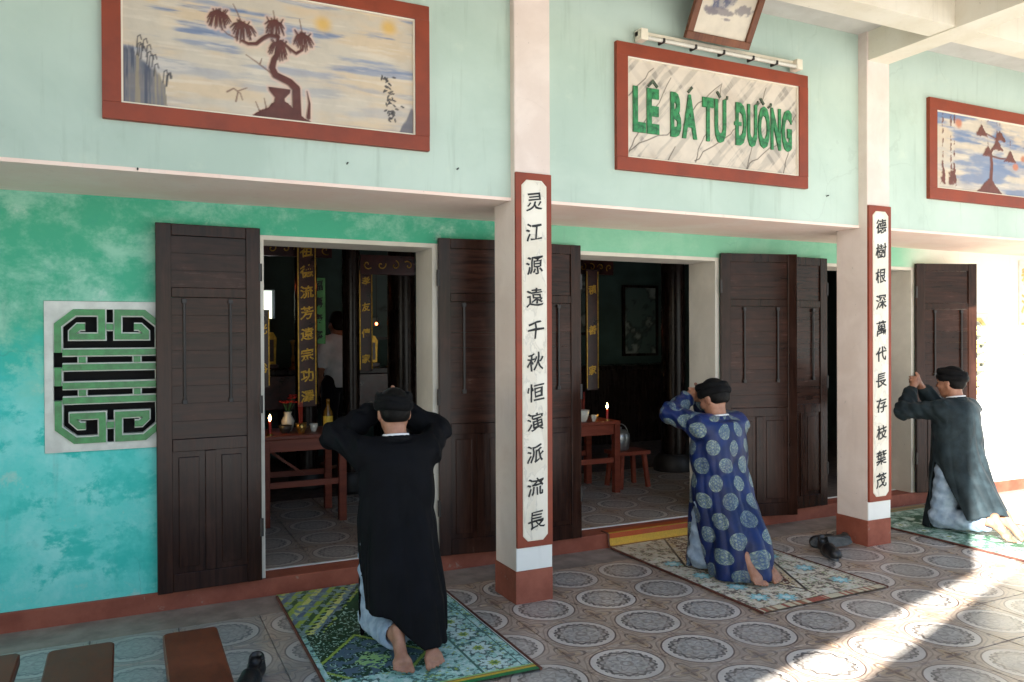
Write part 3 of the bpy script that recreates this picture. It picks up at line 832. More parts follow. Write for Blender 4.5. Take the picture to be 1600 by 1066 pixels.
    return c, m * 0.007 + tex * 0.0008
def paint3(U, V):
    c = sky_paint(U, V, 60, 0.6)
    n = fbm(U, V, 2.0, 9, 91)
    c = mixc(c, S(86, 116, 156), ss(n, 0.5, 0.64) * 0.75)
    for x, y, r in ((0.967, 0.241, 0.05), (1.07, 0.314, 0.045), (0.271, 0.513, 0.06)):
        d = np.hypot(U - x, (V - y) * 1.3) + (fbm(U, V, 20, 20, 13) - .5) * 0.03
        c = mixc(c, S(186, 112, 78), ss(-d, -r, -r * 0.4) * 0.9)
    D = seg_d(U, V, [(0.645, 0.02), (0.665, 0.235), (0.651, 0.328), (0.70, 0.38)], 0.022, 0.010)
    D = np.minimum(D, seg_d(U, V, [(0.66, 0.30), (0.78, 0.29), (0.9, 0.30)], 0.008, 0.005))
    D = np.minimum(D, seg_d(U, V, [(0.70, 0.38), (0.72, 0.44), (0.6, 0.47)], 0.007, 0.005))
    jag = (fbm(U, V, 40, 40, 23) - 0.5) * 0.03
    for x, y in ((0.539, 0.481), (0.766, 0.464), (0.733, 0.388), (0.62, 0.325), (0.9, 0.31), (1.15, 0.44)):
        dv = V - (y - 0.035)
        D = np.minimum(D, np.maximum(np.abs(U - x) - 0.075 * np.clip(1 - dv / 0.09, 0, 1), -dv) + jag)
    D = np.minimum(D, np.maximum(np.abs(U - 0.64) - 0.17 * np.clip(1 - V / 0.13, 0, 1), V - 0.12) + jag)
    for x in (0.088, 0.179, 0.22):
        D = np.minimum(D, np.maximum(np.abs(U - x) - 0.035 * np.clip(1 - V / 0.24, 0, 1), 0.04 - V) + jag * 1.5)
    m = ss(-D, -0.004, 0.004)
    tex = fbm(U, V, 40, 40, 55)
    c = c * (1 - m[..., None]) + (np.array(S(104, 56, 46))[None, None, :] * (0.7 + 0.6 * tex[..., None])) * m[..., None]
    return c, m * 0.006
def paint_sign(U, V):
    n = fbm(U, V, 3, 3, 5); s = fbm(U * 0.8 + V * 0.55, V * 0.9 - U * 0.95, 3, 22, 15)
    c = np.zeros(U.shape + (3,)) + np.array(S(204, 192, 176))
    c = mixc(c, S(190, 172, 152), ss(n, 0.4, 0.7) * 0.7)
    c = mixc(c, S(146, 138, 128), ss(s, 0.52, 0.64) * 0.85)
    c = mixc(c, S(222, 208, 188), ss(s, 0.30, 0.45)[::-1] * 0.4)
    rs = np.random.RandomState(2)
    for pts in ([(0.0, 0.0), (0.09, 0.10), (0.30, 0.17), (0.34, 0.2)], [(0.0, 0.0), (0.06, 0.12), (0.12, 0.2), (0.24, 0.36), (0.33, 0.52)], [(0.52, 0.02), (0.58, 0.09), (0.80, 0.22), (0.86, 0.3)], [(0.52, 0.02), (0.56, 0.14), (0.6, 0.2)], [(0.50, 0.34), (0.58, 0.42), (0.72, 0.53)], [(0.70, 0.42), (0.73, 0.54)],
                [(0.93, 0.0), (0.98, 0.07), (1.1, 0.14), (1.2, 0.2)], [(0.93, 0.0), (0.97, 0.13), (1.0, 0.22)], [(1.0, 0.40), (1.06, 0.47), (1.1, 0.56)], [(1.25, 0.0), (1.29, 0.14), (1.33, 0.3)], [(1.3, 0.34), (1.37, 0.42)], [(0.0, 0.36), (0.1, 0.46), (0.2, 0.56)], [(0.3, 0.0), (0.36, 0.1)]):
        p2 = []
        for i in range(len(pts) - 1):
            for t in np.linspace(0, 1, 4)[:-1]:
                p2.append((pts[i][0] + (pts[i + 1][0] - pts[i][0]) * t + rs.randn() * 0.004, pts[i][1] + (pts[i + 1][1] - pts[i][1]) * t + rs.randn() * 0.004))
        p2.append(pts[-1])
        d = seg_d(U, V, p2, 0.0022, 0.0008)
        c = mixc(c, S(72, 58, 46), ss(-d, -0.004, 0.0005) * 0.85)
    return c, n * 0.001

def framed(name, label, cat, x0, x1, z0, z1, yw, bw, func, res, group=None, thick=0.03):
    t = thing(name, label, cat, (x0, yw, z0), group=group)
    wd, ht = x1 - x0, z1 - z0
    fr = MB()
    fr.box(0, wd, -thick, 0.01, 0, bw, 0.003); fr.box(0, wd, -thick, 0.01, ht - bw, ht, 0.003)
    fr.box(0, bw, -thick + 0.0005, 0.01, bw, ht - bw, 0.0); fr.box(wd - bw, wd, -thick + 0.0005, 0.01, bw, ht - bw, 0.0)
    fr.build('frame', M['red_frame'], t)
    lip = MB()
    e = 0.008
    for a, b, c, d in ((bw, wd - bw, bw, bw + e), (bw, wd - bw, ht - bw - e, ht - bw), (bw, bw + e, bw + e, ht - bw - e), (wd - bw - e, wd - bw, bw + e, ht - bw - e)):
        lip.box(a, b, -thick + 0.010, 0.006, c, d)
    lip.build('inner_lip', M['beam'], t)
    p = paint_panel('painted_panel', wd - 2 * bw, ht - 2 * bw, res, func, M['mural'], t, (bw, -0.008, bw))
    return t, p
framed('mural_panel', 'framed mural of a brown bonsai above the leftmost doorway', 'mural', -2.121, -0.585, 2.462, 3.222, 0.98, 0.077, paint1, 0.0042, 'murals on the upper wall')
framed('mural_panel', 'framed mural of small pines cut off at the right edge', 'mural', 3.345, 4.98, 2.497, 3.250, 0.98, 0.085, paint3, 0.0065, 'murals on the upper wall')
sign, spanel = framed('name_sign', 'red framed marbled sign reading LÊ BÁ TỪ ĐƯỜNG', 'sign', 0.587, 2.12, 2.472, 3.232, 0.98, 0.079, paint_sign, 0.0045)

def letters():
    words = [('LE', '-^', 0.045, 0.235), ('BA', "-'", 0.322, 0.525), ('TU', '-w', 0.568, 0.758), ('DUONG', 'bhw--', 0.838, 1.318)]
    base_z, cap, OFF = 0.158, 0.275, 0.042
    _, cH = glyph('H', 1.0, OFF); z0, z1 = cH[:, 1].min(), cH[:, 1].max(); kz = cap / (z1 - z0)
    for wd, marks, a, b in words:
        gl = [glyph(ch, 1.0, OFF) for ch in wd]
        ws = [(c[:, 0].min(), c[:, 0].max()) for _, c in gl]
        gap = 0.010; tot = sum(q - p for p, q in ws); kx = (b - a - gap * (len(wd) - 1)) / tot
        x = a
        for (me, co), (p, q), mk in zip(gl, ws, marks):
            c = co.copy(); c[:, 1] = np.clip(c[:, 1], z0, z1)
            place_glyph(me, c, kx, kz, 0, 0, 0.005, p, z0)
            L = mkobj('letter', me, M['letter'], sign, (0.079 + x, -0.0135, 0.079 + base_z))
            w_ = (q - p) * kx; t = cap + 0.012
            def acc(pts, th=0.016, y0=-0.004): MB().strip_y(pts, th, y0, 0.004).build('accent', M['accent'] if y0 > -0.005 else M['letter'], L)
            if mk == '^': acc([(w_ * 0.12, t), (w_ * 0.5, t + 0.034), (w_ * 0.88, t)])
            if mk == "'": acc([(w_ * 0.40, t), (w_ * 0.68, t + 0.036)])
            if mk in 'w': acc([(w_ * 0.20, t + 0.036), (w_ * 0.50, t)])
            if mk in 'wh': acc([(w_ * 0.86, cap - 0.004), (w_ * 1.10, cap + 0.012), (w_ * 1.12, cap + 0.028)], 0.013)
            if mk == 'b': acc([(-w_ * 0.14, cap * 0.5), (w_ * 0.50, cap * 0.5)], 0.024, -0.0065)
            x += w_ + gap
letters()

# fluorescent lamp along the top of the sign and the leaning picture
lamp = thing('tube_lamp', 'unlit white tube lamp along the top of the name sign', 'lamp', (0.72, 0.94, 3.262))
MB().box(0, 1.29, -0.018, 0.022, 0.006, 0.040, 0.004).build('batten', M['plastic'], lamp)
MB().tube([(0.04, -0.034, -0.002), (1.25, -0.034, -0.002)], 0.013, 10).build('tube', M['ceramic'], lamp)
for x in (0.0, 1.24): MB().box(x, x + 0.05, -0.05, 0.02, -0.022, 0.046, 0.004).build('end_holder', M['plastic'], lamp)
for x in (0.16, 0.40, 0.62, 0.86, 1.06): MB().box(x, x + 0.014, -0.052, 0.01, -0.018, 0.008, 0.002).build('clip', M['dark'], lamp)

pic = thing('leaning_picture', 'wood framed picture leaning out from the wall above the name sign', 'picture', (1.02, 0.885, 3.296))
pic.rotation_euler = (math.radians(29), 0, 0)
pw_, ph_, pb_ = 0.50, 0.66, 0.045
pf = MB(); pf.box(0, pw_, -0.03, 0, 0, pb_, 0.004); pf.box(0, pw_, -0.03, 0, ph_ - pb_, ph_, 0.004)
pf.box(0, pb_, -0.0295, -0.0005, pb_, ph_ - pb_, 0.003); pf.box(pw_ - pb_, pw_, -0.0295, -0.0005, pb_, ph_ - pb_, 0.003)
pf.build('frame', M['picframe'], pic)
MB().box(0.02, pw_ - 0.02, -0.006, -0.001, 0.02, ph_ - 0.02).build('backing', M['picframe'], pic)
def paint_pic(U, V):
    c = np.zeros(U.shape + (3,)) + np.array(S(214, 202, 180))
    n = fbm(U, V, 14, 10, 8); n2 = fbm(U, V, 40, 40, 18)
    tr = np.hypot((U - 0.15) / 0.10, (V - 0.30) / 0.17) + (n - 0.5) * 1.1
    c = mixc(c, S(96, 98, 118), ss(-tr, -1.05, -0.8) * (0.55 + 0.45 * ss(n2, 0.4, 0.6)))
    for x, y, a, b in ((0.15, 0.14, 0.12, 0.022), (0.33, 0.17, 0.07, 0.03), (0.22, 0.10, 0.03, 0.01), (0.10, 0.13, 0.05, 0.02)):
        d = np.hypot((U - x) / a, (V - y) / b) + (n2 - 0.5) * 1.3
        c = mixc(c, S(120, 112, 116), ss(-d, -1.1, -0.7) * 0.8)
    return c, n * 0
paint_panel('print', pw_ - 2 * pb_, ph_ - 2 * pb_, 0.005, paint_pic, M['mural'], pic, (pb_, -0.012, pb_))

# ------------------------------------------------------------------ woven mats
def weave_mat(name, label, loc, wd, ln, rz, func, curl=None, group='prayer mats on the porch floor', cell=0.0062):
    t = thing(name, label, 'mat', loc, rz, group)
    nx, ny = int(wd / cell), int(ln / cell)
    u = (np.arange(nx) + 0.5) / nx * wd; v = (np.arange(ny) + 0.5) / ny * ln
    U, V = np.meshgrid(u, v, indexing='ij')
    col = func(U, V, wd, ln)
    col = col * (0.9 + 0.2 * RNG.rand(nx, ny, 1))
    gx = np.linspace(0, wd, nx + 1); gy = np.linspace(0, ln, ny + 1)
    GX, GY = np.meshgrid(gx, gy, indexing='ij')
    Z = 0.0105 + 0.004 * (fbm(GX, GY, 3, 3, 21) - 0.4)
    P = np.stack([GX, GY, Z], -1)
    if curl is not None: P = curl(P)
    idx = np.arange((nx + 1) * (ny + 1)).reshape(nx + 1, ny + 1)
    q = np.stack([idx[:-1, :-1], idx[1:, :-1], idx[1:, 1:], idx[:-1, 1:]], -1).reshape(-1, 4)
    me = bpy.data.meshes.new(name); me.from_pydata(P.reshape(-1, 3).tolist(), [], q.tolist())
    at = me.color_attributes.new('Col', 'FLOAT_COLOR', 'CORNER')
    cc = np.repeat(np.concatenate([col.reshape(-1, 3), np.ones((nx * ny, 1))], 1), 4, axis=0)
    at.data.foreach_set('color', cc.astype(np.float32).ravel())
    mkobj('woven_sheet', me, M['weave'], t, smooth=True)
    # bound edges, following the sheet
    for ex in (0, nx):
        pts = [tuple(P[ex, k] + np.array([0, 0, -0.0015])) for k in range(0, ny + 1, 6)]
        MB().tube(pts, 0.0075, 8).build('binding', M['mattan'], t)
    return t, P

def rosette(U, V, x, y, r, n=8):
    du, dv = U - x, V - y; th = np.arctan2(dv, du); d = np.hypot(du, dv)
    return d / (r * (0.8 + 0.2 * np.cos(n * th)))
def zig(x, p): return np.abs((x / p) % 1.0 - 0.5) * 2
def hashc(U, V, s, seed):
    rs = np.random.RandomState(seed); g = rs.rand(97, 89)
    return g[(np.floor(U / s).astype(int)) % 97, (np.floor(V / s).astype(int)) % 89]

def mat_green(U, V, wd, ln):
    pale = S(156, 204, 194); dg = S(22, 66, 40); yg = S(150, 176, 76); wh = S(196, 222, 216); bl = S(82, 108, 124)
    e = np.minimum(np.minimum(U, wd - U), np.minimum(V + 0.0, ln - V))
    c = np.zeros(U.shape + (3,)) + np.array(pale)
    h = hashc(U, V, 0.0125, 1); h2 = fbm(U, V, 34, 34, 3)
    c = mixc(c, S(40, 92, 84), ((h2 > 0.55) & (h > 0.25)).astype(float) * 0.85)
    c = mixc(c, wh, ((h2 < 0.45) & (h > 0.35)).astype(float) * 0.85)
    c = mixc(c, yg, ((h > 0.93)).astype(float) * 0.8)
    # big rosettes along the pale border
    for k in range(9):
        for x in (0.16, wd - 0.16):
            y = 0.15 + k * 0.19
            d = rosette(U, V, x, y, 0.072)
            c = mixc(c, S(34, 74, 70), (d < 1.25).astype(float) * 0.85); c = mixc(c, wh, (d < 1.0).astype(float)); c = mixc(c, yg, (d < 0.45).astype(float)); c = mixc(c, S(70, 120, 70), (d < 0.2).astype(float))
    # inner field: dark green with pale scrolls and grey-blue stepped medallions
    ix, iy = np.abs(U - wd / 2), np.abs(V - ln * 0.52)
    tilt = (U - wd * 0.30)
    field = (U > 0.03) & (U < wd * 0.60) & (V > 0.26) & (V < ln - 0.02)
    c[field] = dg
    s = fbm(U, V, 8, 8, 31); scroll = field & (np.abs((s * 9) % 1.0 - 0.5) < 0.09)
    c[scroll] = S(150, 186, 170)
    # diagonal yellow-green outlines and grey-blue chevrons
    q = np.abs(U - wd * 0.28) * 1.15 + np.abs(V - 0.42) * 0.9
    ring = field & (np.abs(q - 0.30) < 0.012); c[ring] = yg
    inner = field & (q < 0.28) & (h2 > 0.47); c[inner] = bl
    inner = field & (q < 0.10); c[inner & (h > 0.4)] = S(150, 190, 120)
    # corner of striped chevrons at the far left
    k = (ln - V) * 0.9 + U * 0.62
    z2 = (U + (ln - V) * 0.55)
    far = (z2 < 0.52) & (V > ln * 0.55)
    st = ((z2 * 26).astype(int) % 5)
    for i, cc in enumerate((yg, S(196, 204, 120), S(98, 120, 140), yg, S(60, 96, 60))):
        c[far & (st == i)] = cc
    mott = far & (h2 > 0.56); c[mott] = S(120, 150, 150)
    zz = far & (np.abs(z2 - 0.50) < 0.022) & (hashc(U, V, 0.019, 9) > 0.4); c[zz] = dg
    dots = far & (np.abs(z2 - 0.42) < 0.012) & ((V * 48).astype(int) % 2 == 0); c[dots] = S(40, 70, 50)
    # far right: plain dark green
    plainm = (V > ln - 0.42) & (U > wd * 0.36) & (U < wd * 0.80) & ~far; c[plainm] = S(18, 70, 42)
    # right border lines
    for a, b, cc in ((0.0, 0.010, S(206, 214, 206)), (0.014, 0.020, S(40, 80, 70)), (0.055, 0.061, S(52, 96, 88)), (0.245, 0.252, S(60, 110, 96))):
        m = (wd - U >= a) & (wd - U < b); c[m] = cc
    m = V < 0.03; c[m] = S(34, 120, 66)
    m = (V >= 0.03) & (V < 0.05); c[m] = S(196, 170, 50)
    m = (V >= 0.05) & (V < 0.058); c[m] = S(150, 84, 50)
    m = (V >= 0.058) & (V < 0.07); c[m] = S(150, 196, 120)
    return c
def mat_brown(U, V, wd, ln):
    c = np.zeros(U.shape + (3,)) + np.array(S(208, 196, 174))
    h = hashc(U, V, 0.0125, 5); h2 = fbm(U, V, 24, 24, 13); h3 = fbm(U, V, 9, 9, 43)
    c = mixc(c, S(84, 70, 62), ((h2 > 0.54) & (h > 0.3)).astype(float) * 0.85)
    c = mixc(c, S(214, 214, 200), ((h2 < 0.42)).astype(float) * 0.7)
    c = mixc(c, S(160, 176, 130), ((h > 0.9)).astype(float) * 0.8)
    # central field in red-brown with cream leaves
    q = np.abs(U - wd * 0.52) / 0.30 + np.abs(V - ln * 0.50) / 0.62
    f = (q < 1.0) & (h2 > 0.40); c[f] = S(96, 56, 46)
    lf = f & (np.abs((h3 * 7) % 1 - 0.5) < 0.13); c[lf] = S(206, 198, 176)
    ring = np.abs(q - 1.0) < 0.07; c[ring & (h > 0.5)] = S(196, 176, 136)
    ring = np.abs(q - 1.10) < 0.03; c[ring] = S(60, 52, 50)
    for x, y in ((0.16, 0.20), (0.30, 0.13), (0.18, 0.40), (wd - 0.14, 0.22), (wd - 0.14, 0.5), (wd - 0.14, 0.8), (0.14, 0.66), (0.14, 0.95)):
        d = rosette(U, V, x, y, 0.062)
        c = mixc(c, S(70, 70, 64), (d < 1.3).astype(float) * 0.6); c = mixc(c, S(140, 200, 206), (d < 1.0).astype(float)); c = mixc(c, S(206, 222, 216), (d < 0.45).astype(float))
    far = V > ln - 0.62; c[far] = c[far] * 0.75 + np.array(S(134, 112, 70)) * 0.25
    # orange and yellow end stripes
    k = ln - V
    for a, b, cc in ((0.0, 0.07, S(170, 72, 26)), (0.07, 0.10, S(206, 160, 60)), (0.10, 0.17, S(176, 76, 28)), (0.17, 0.235, S(206, 164, 56)), (0.235, 0.25, S(120, 70, 40))):
        m = (k >= a) & (k < b); c[m] = cc
    m = V < 0.055; blk = (hashc(U, V * 0, 0.022, 17)); c[m] = S(206, 196, 166)
    c[m & (blk > 0.62)] = S(150, 112, 82); c[m & (blk > 0.86)] = S(160, 82, 62)
    m2 = (V < 0.055) & (np.abs(U - 0.42) < 0.06); c[m2] = S(164, 88, 70)
    m = (V >= 0.055) & (V < 0.062); c[m] = S(90, 70, 60)
    for a, b in ((0.02, 0.026), (0.26, 0.267)):
        c[(wd - U >= a) & (wd - U < b)] = S(92, 74, 62)
    return c
def mat_sage(U, V, wd, ln):
    c = np.zeros(U.shape + (3,)) + np.array(S(134, 170, 150))
    h = hashc(U, V, 0.0125, 8); h2 = fbm(U, V, 22, 22, 83)
    c = mixc(c, S(62, 104, 84), ((h2 > 0.54) & (h > 0.3)).astype(float) * 0.8)
    c = mixc(c, S(196, 216, 206), (h2 < 0.42).astype(float) * 0.7)
    for k in range(8):
        for x in (0.14, wd - 0.14):
            d = rosette(U, V, x, 0.13 + k * 0.2, 0.06); c = mixc(c, S(56, 90, 76), (d < 1.25).astype(float) * 0.7); c = mixc(c, S(206, 222, 212), (d < 1).astype(float)); c = mixc(c, S(150, 170, 80), (d < .4).astype(float))
    f = (U > 0.28) & (U < wd - 0.28) & (V > 0.26) & (V < ln - 0.26); c[f & (h2 > 0.46)] = S(44, 92, 66)
    k = ln - V
    c[k < 0.1] = S(150, 130, 90); c[(k > 0.05) & (k < 0.07)] = S(90, 110, 70)
    return c
def curl2(P):
    Q = P.copy(); y = P[..., 1]; y0 = 1.455
    k = np.clip(y - y0, 0, 1)
    Q[..., 1] = np.minimum(y, y0) + np.clip(k, 0, 0.045) * 0.75 + np.clip(k - 0.17, 0, 1)
    Q[..., 2] = P[..., 2] + ss(k, 0.0, 0.17) * 0.092
    return Q
weave_mat('prayer_mat', 'green and turquoise patterned mat under the nearest kneeling man', (-1.285, 0.112, 0), 0.90, 1.56, math.radians(-0.6), mat_green)
weave_mat('prayer_mat', 'brown and cream mat with orange striped end under the man in blue', (1.005, 0.205, 0), 0.965, 1.72, math.radians(0.4), mat_brown, curl2)
weave_mat('prayer_mat', 'sage green patterned mat under the rightmost kneeling man', (3.215, 0.08, 0), 0.95, 1.56, 0, mat_sage)
# ------------------------------------------------------------------ bodies: signed distance fields turned into meshes
class Field:
    def __init__(s, lo, hi, h):
        s.lo = np.array(lo, float); s.h = h
        s.n = np.ceil((np.array(hi) - s.lo) / h).astype(int) + 1
        s.ax = [s.lo[i] + np.arange(s.n[i]) * h for i in range(3)]
        s.D = np.full(s.n, 0.5, np.float32)
    def sl(s, lo, hi):
        a = np.clip(np.floor((np.array(lo) - s.lo) / s.h).astype(int), 0, s.n - 1)
        b = np.clip(np.ceil((np.array(hi) - s.lo) / s.h).astype(int) + 1, 1, s.n)
        return tuple(slice(i, max(i + 1, j)) for i, j in zip(a, b))
    def grid(s, w=None):
        w = w or (slice(None),) * 3
        return s.ax[0][w[0]][:, None, None], s.ax[1][w[1]][None, :, None], s.ax[2][w[2]][None, None, :]
    def put(s, w, d, k, sub=False):
        D = s.D[w]; d = d.astype(np.float32) if hasattr(d, 'astype') else d
        if sub:
            s.D[w] = np.maximum(D, -d); return
        if k > 0:
            hh = np.clip(0.5 + 0.5 * (d - D) / k, 0, 1)
            s.D[w] = d * (1 - hh) + D * hh - k * hh * (1 - hh)
        else: s.D[w] = np.minimum(D, d)
    def cap(s, a, b, ra, rb, k=0.02, sub=False):
        a, b = np.array(a, float), np.array(b, float); m = max(ra, rb) + 0.06 + k
        w = s.sl(np.minimum(a, b) - m, np.maximum(a, b) + m); x, y, z = s.grid(w)
        ba = b - a; t = np.clip(((x - a[0]) * ba[0] + (y - a[1]) * ba[1] + (z - a[2]) * ba[2]) / (ba @ ba + 1e-9), 0, 1)
        d = np.sqrt((x - a[0] - t * ba[0]) ** 2 + (y - a[1] - t * ba[1]) ** 2 + (z - a[2] - t * ba[2]) ** 2) - (ra + (rb - ra) * t)
        s.put(w, d, k, sub); return s
    def chain(s, pts, rs, k=0.02):
        for i in range(len(pts) - 1): s.cap(pts[i], pts[i + 1], rs[i], rs[i + 1], k)
        return s
    def ell(s, c, r, k=0.02, R=None, sub=False):
        c = np.array(c, float); m = max(r) + 0.06 + k
        w = s.sl(c - m, c + m); x, y, z = s.grid(w)
        p = [x - c[0], y - c[1], z - c[2]]
        if R is not None:
            R = np.array(R); p = [R[0, i] * p[0] + R[1, i] * p[1] + R[2, i] * p[2] for i in range(3)]
        q = np.sqrt((p[0] / r[0]) ** 2 + (p[1] / r[1]) ** 2 + (p[2] / r[2]) ** 2)
        q2 = np.sqrt((p[0] / r[0] ** 2) ** 2 + (p[1] / r[1] ** 2) ** 2 + (p[2] / r[2] ** 2) ** 2) + 1e-6
        s.put(w, q * (q - 1) / q2, k, sub); return s
    def mesh(s, name, smooth=1):
        D = s.D.copy()
        for a in range(3):                              # close at the bounds
            i0 = [slice(None)] * 3; i0[a] = 0; D[tuple(i0)] = np.maximum(D[tuple(i0)], 0.01); i0[a] = -1; D[tuple(i0)] = np.maximum(D[tuple(i0)], 0.01)
        ins = D < 0
        c = np.zeros(np.array(D.shape) - 1, int)
        for i in (0, 1):
            for j in (0, 1):
                for k in (0, 1): c += ins[i:D.shape[0] - 1 + i, j:D.shape[1] - 1 + j, k:D.shape[2] - 1 + k]
        act = (c > 0) & (c < 8); I = np.argwhere(act)
        acc = np.zeros((len(I), 3)); cnt = np.zeros(len(I))
        cs = [(i, j, k) for i in (0, 1) for j in (0, 1) for k in (0, 1)]
        val = {q: D[I[:, 0] + q[0], I[:, 1] + q[1], I[:, 2] + q[2]] for q in cs}
        for q in cs:
            for a in range(3):
                if q[a] == 0:
                    r = list(q); r[a] = 1; r = tuple(r); va, vb = val[q], val[r]; m = (va < 0) != (vb < 0)
                    t = np.where(m, va / (va - vb + 1e-12), 0); p = np.array(q)[None, :] + 0.0
                    p = np.repeat(p, len(I), 0); p[:, a] += t
                    acc[m] += p[m]; cnt[m] += 1
        V = s.lo + (I + acc / np.maximum(cnt, 1)[:, None]) * s.h
        vid = np.full(act.shape, -1); vid[act] = np.arange(len(I))
        Q = []
        for a in range(3):
            b1, c1 = (a + 1) % 3, (a + 2) % 3
            s0 = [slice(None)] * 3; s1 = [slice(None)] * 3; s0[a] = slice(0, -1); s1[a] = slice(1, None)
            A, B = ins[tuple(s0)], ins[tuple(s1)]
            E = np.argwhere(A != B)
            ok = (E[:, b1] > 0) & (E[:, c1] > 0) & (E[:, b1] < D.shape[b1] - 1) & (E[:, c1] < D.shape[c1] - 1); E = E[ok]
            fl_ = A[E[:, 0], E[:, 1], E[:, 2]]
            def vv(db, dc):
                F = E.copy(); F[:, b1] -= db; F[:, c1] -= dc; return vid[F[:, 0], F[:, 1], F[:, 2]]
            q = np.stack([vv(1, 1), vv(0, 1), vv(0, 0), vv(1, 0)], 1)
            q[~fl_] = q[~fl_][:, ::-1]; Q.append(q)
        Q = np.concatenate(Q)
        for _ in range(smooth):                         # gentle smoothing
            su = np.zeros_like(V); ct = np.zeros(len(V))
            for i in range(4):
                for j in (1, 3):
                    np.add.at(su, Q[:, i], V[Q[:, (i + j) % 4]]); np.add.at(ct, Q[:, i], 1)
            V = V * 0.5 + 0.5 * su / np.maximum(ct, 1)[:, None]
        me = bpy.data.meshes.new(name); me.from_pydata(V.tolist(), [], Q.tolist())
        return me, V
def rotx(a): c, s_ = math.cos(a), math.sin(a); return np.array([[1, 0, 0], [0, c, -s_], [0, s_, c]])
def roty(a): c, s_ = math.cos(a), math.sin(a); return np.array([[c, 0, s_], [0, 1, 0], [-s_, 0, c]])
def rotz(a): c, s_ = math.cos(a), math.sin(a); return np.array([[c, -s_, 0], [s_, c, 0], [0, 0, 1]])

def add_head(F, hc, tilt, turn, roll_=0.0):
    """head centre hc; R turns local head axes into figure axes. +y is the face"""
    R = rotz(turn) @ rotx(tilt) @ roty(roll_)
    P = lambda x, y, z: hc + R @ np.array([x, y, z])
    F.ell(P(0, -0.012, 0.022), (0.074, 0.092, 0.092), 0.01, R)            # skull
    F.ell(P(0, 0.028, -0.035), (0.058, 0.062, 0.078), 0.03, R)            # face
    F.ell(P(0, 0.052, -0.092), (0.024, 0.026, 0.020), 0.025, R)           # chin
    F.cap(P(-0.045, -0.005, -0.05), P(-0.018, 0.05, -0.092), 0.018, 0.016, 0.025)
    F.cap(P(0.045, -0.005, -0.05), P(0.018, 0.05, -0.092), 0.018, 0.016, 0.025)
    F.cap(P(-0.032, 0.076, 0.016), P(0.032, 0.076, 0.016), 0.012, 0.012, 0.02)   # brow
    F.cap(P(0, 0.084, 0.004), P(0, 0.106, -0.030), 0.008, 0.012, 0.010)  # nose
    F.ell(P(0, 0.094, -0.034), (0.018, 0.011, 0.009), 0.008, R)
    F.ell(P(0, 0.083, -0.058), (0.022, 0.011, 0.006), 0.006, R); F.ell(P(0, 0.081, -0.068), (0.019, 0.011, 0.007), 0.006, R)
    for sx in (-1, 1):
        F.ell(P(sx * 0.030, 0.086, -0.004), (0.015, 0.014, 0.010), 0.0, R, sub=True)
        F.ell(P(sx * 0.042, 0.060, -0.030), (0.020, 0.022, 0.018), 0.02, R)
        F.ell(P(sx * 0.075, -0.008, -0.012), (0.009, 0.020, 0.032), 0.008, R)        # ears
        F.ell(P(sx * 0.084, -0.004, -0.008), (0.006, 0.010, 0.018), 0.0, R, sub=True)
    return R, P

def add_hand(F, wr, pal, s, dz):
    """clasped hand in front of the brow; s = side"""
    wr = np.array(wr); pal = np.array(pal)
    F.cap(wr, pal, 0.026, 0.026, 0.015)
    F.ell(pal + (0, 0.014, 0.006), (0.018, 0.036, 0.042), 0.015)
    for i, (ln, r) in enumerate(((0.050, 0.0075), (0.056, 0.008), (0.052, 0.0075), (0.042, 0.0068))):
        z = 0.034 - 0.0215 * i + dz
        b = pal + (s * 0.002, 0.034, z); m = pal + (-s * ln * 0.55, 0.052, z + 0.002); t = pal + (-s * ln * 1.0, 0.026, z - 0.001)
        F.chain([pal + (s * 0.004, 0.012, z * 0.8), b, m, t], [r + 0.001, r, r, r * 0.85], 0.002)
    F.chain([pal + (0, -0.006, 0.02), pal + (-s * 0.012, -0.012, 0.050), pal + (-s * 0.020, 0.004, 0.072)], [0.013, 0.010, 0.008], 0.008)

def add_foot(F, an, heel, ball, toe, s):
    an, heel, ball, toe = (np.array(q, float) for q in (an, heel, ball, toe))
    F.cap(an + (0, 0.06, 0.0), an, 0.036, 0.030, 0.02)
    F.ell(heel, (0.029, 0.028, 0.032), 0.018); F.cap(an, ball + (0, 0.01, 0.012), 0.030, 0.024, 0.02)
    F.cap(heel, ball, 0.023, 0.022, 0.02)
    F.ell(ball, (0.043, 0.026, 0.026), 0.018)
    for i, (o, r, l) in enumerate(((-0.031, 0.0130, 1.0), (-0.010, 0.0095, 0.98), (0.007, 0.0090, 0.88), (0.022, 0.0085, 0.74), (0.035, 0.0080, 0.58))):
        p0 = ball + (s * o * 0.95, -0.006, -0.004); p1 = ball + (toe - ball) * l + (s * o * 1.12, 0, 0)
        F.chain([p0, p1], [r + 0.001, r], 0.004)

def arm_side(J, s): return J['el_l'] if s < 0 else J['el_r']

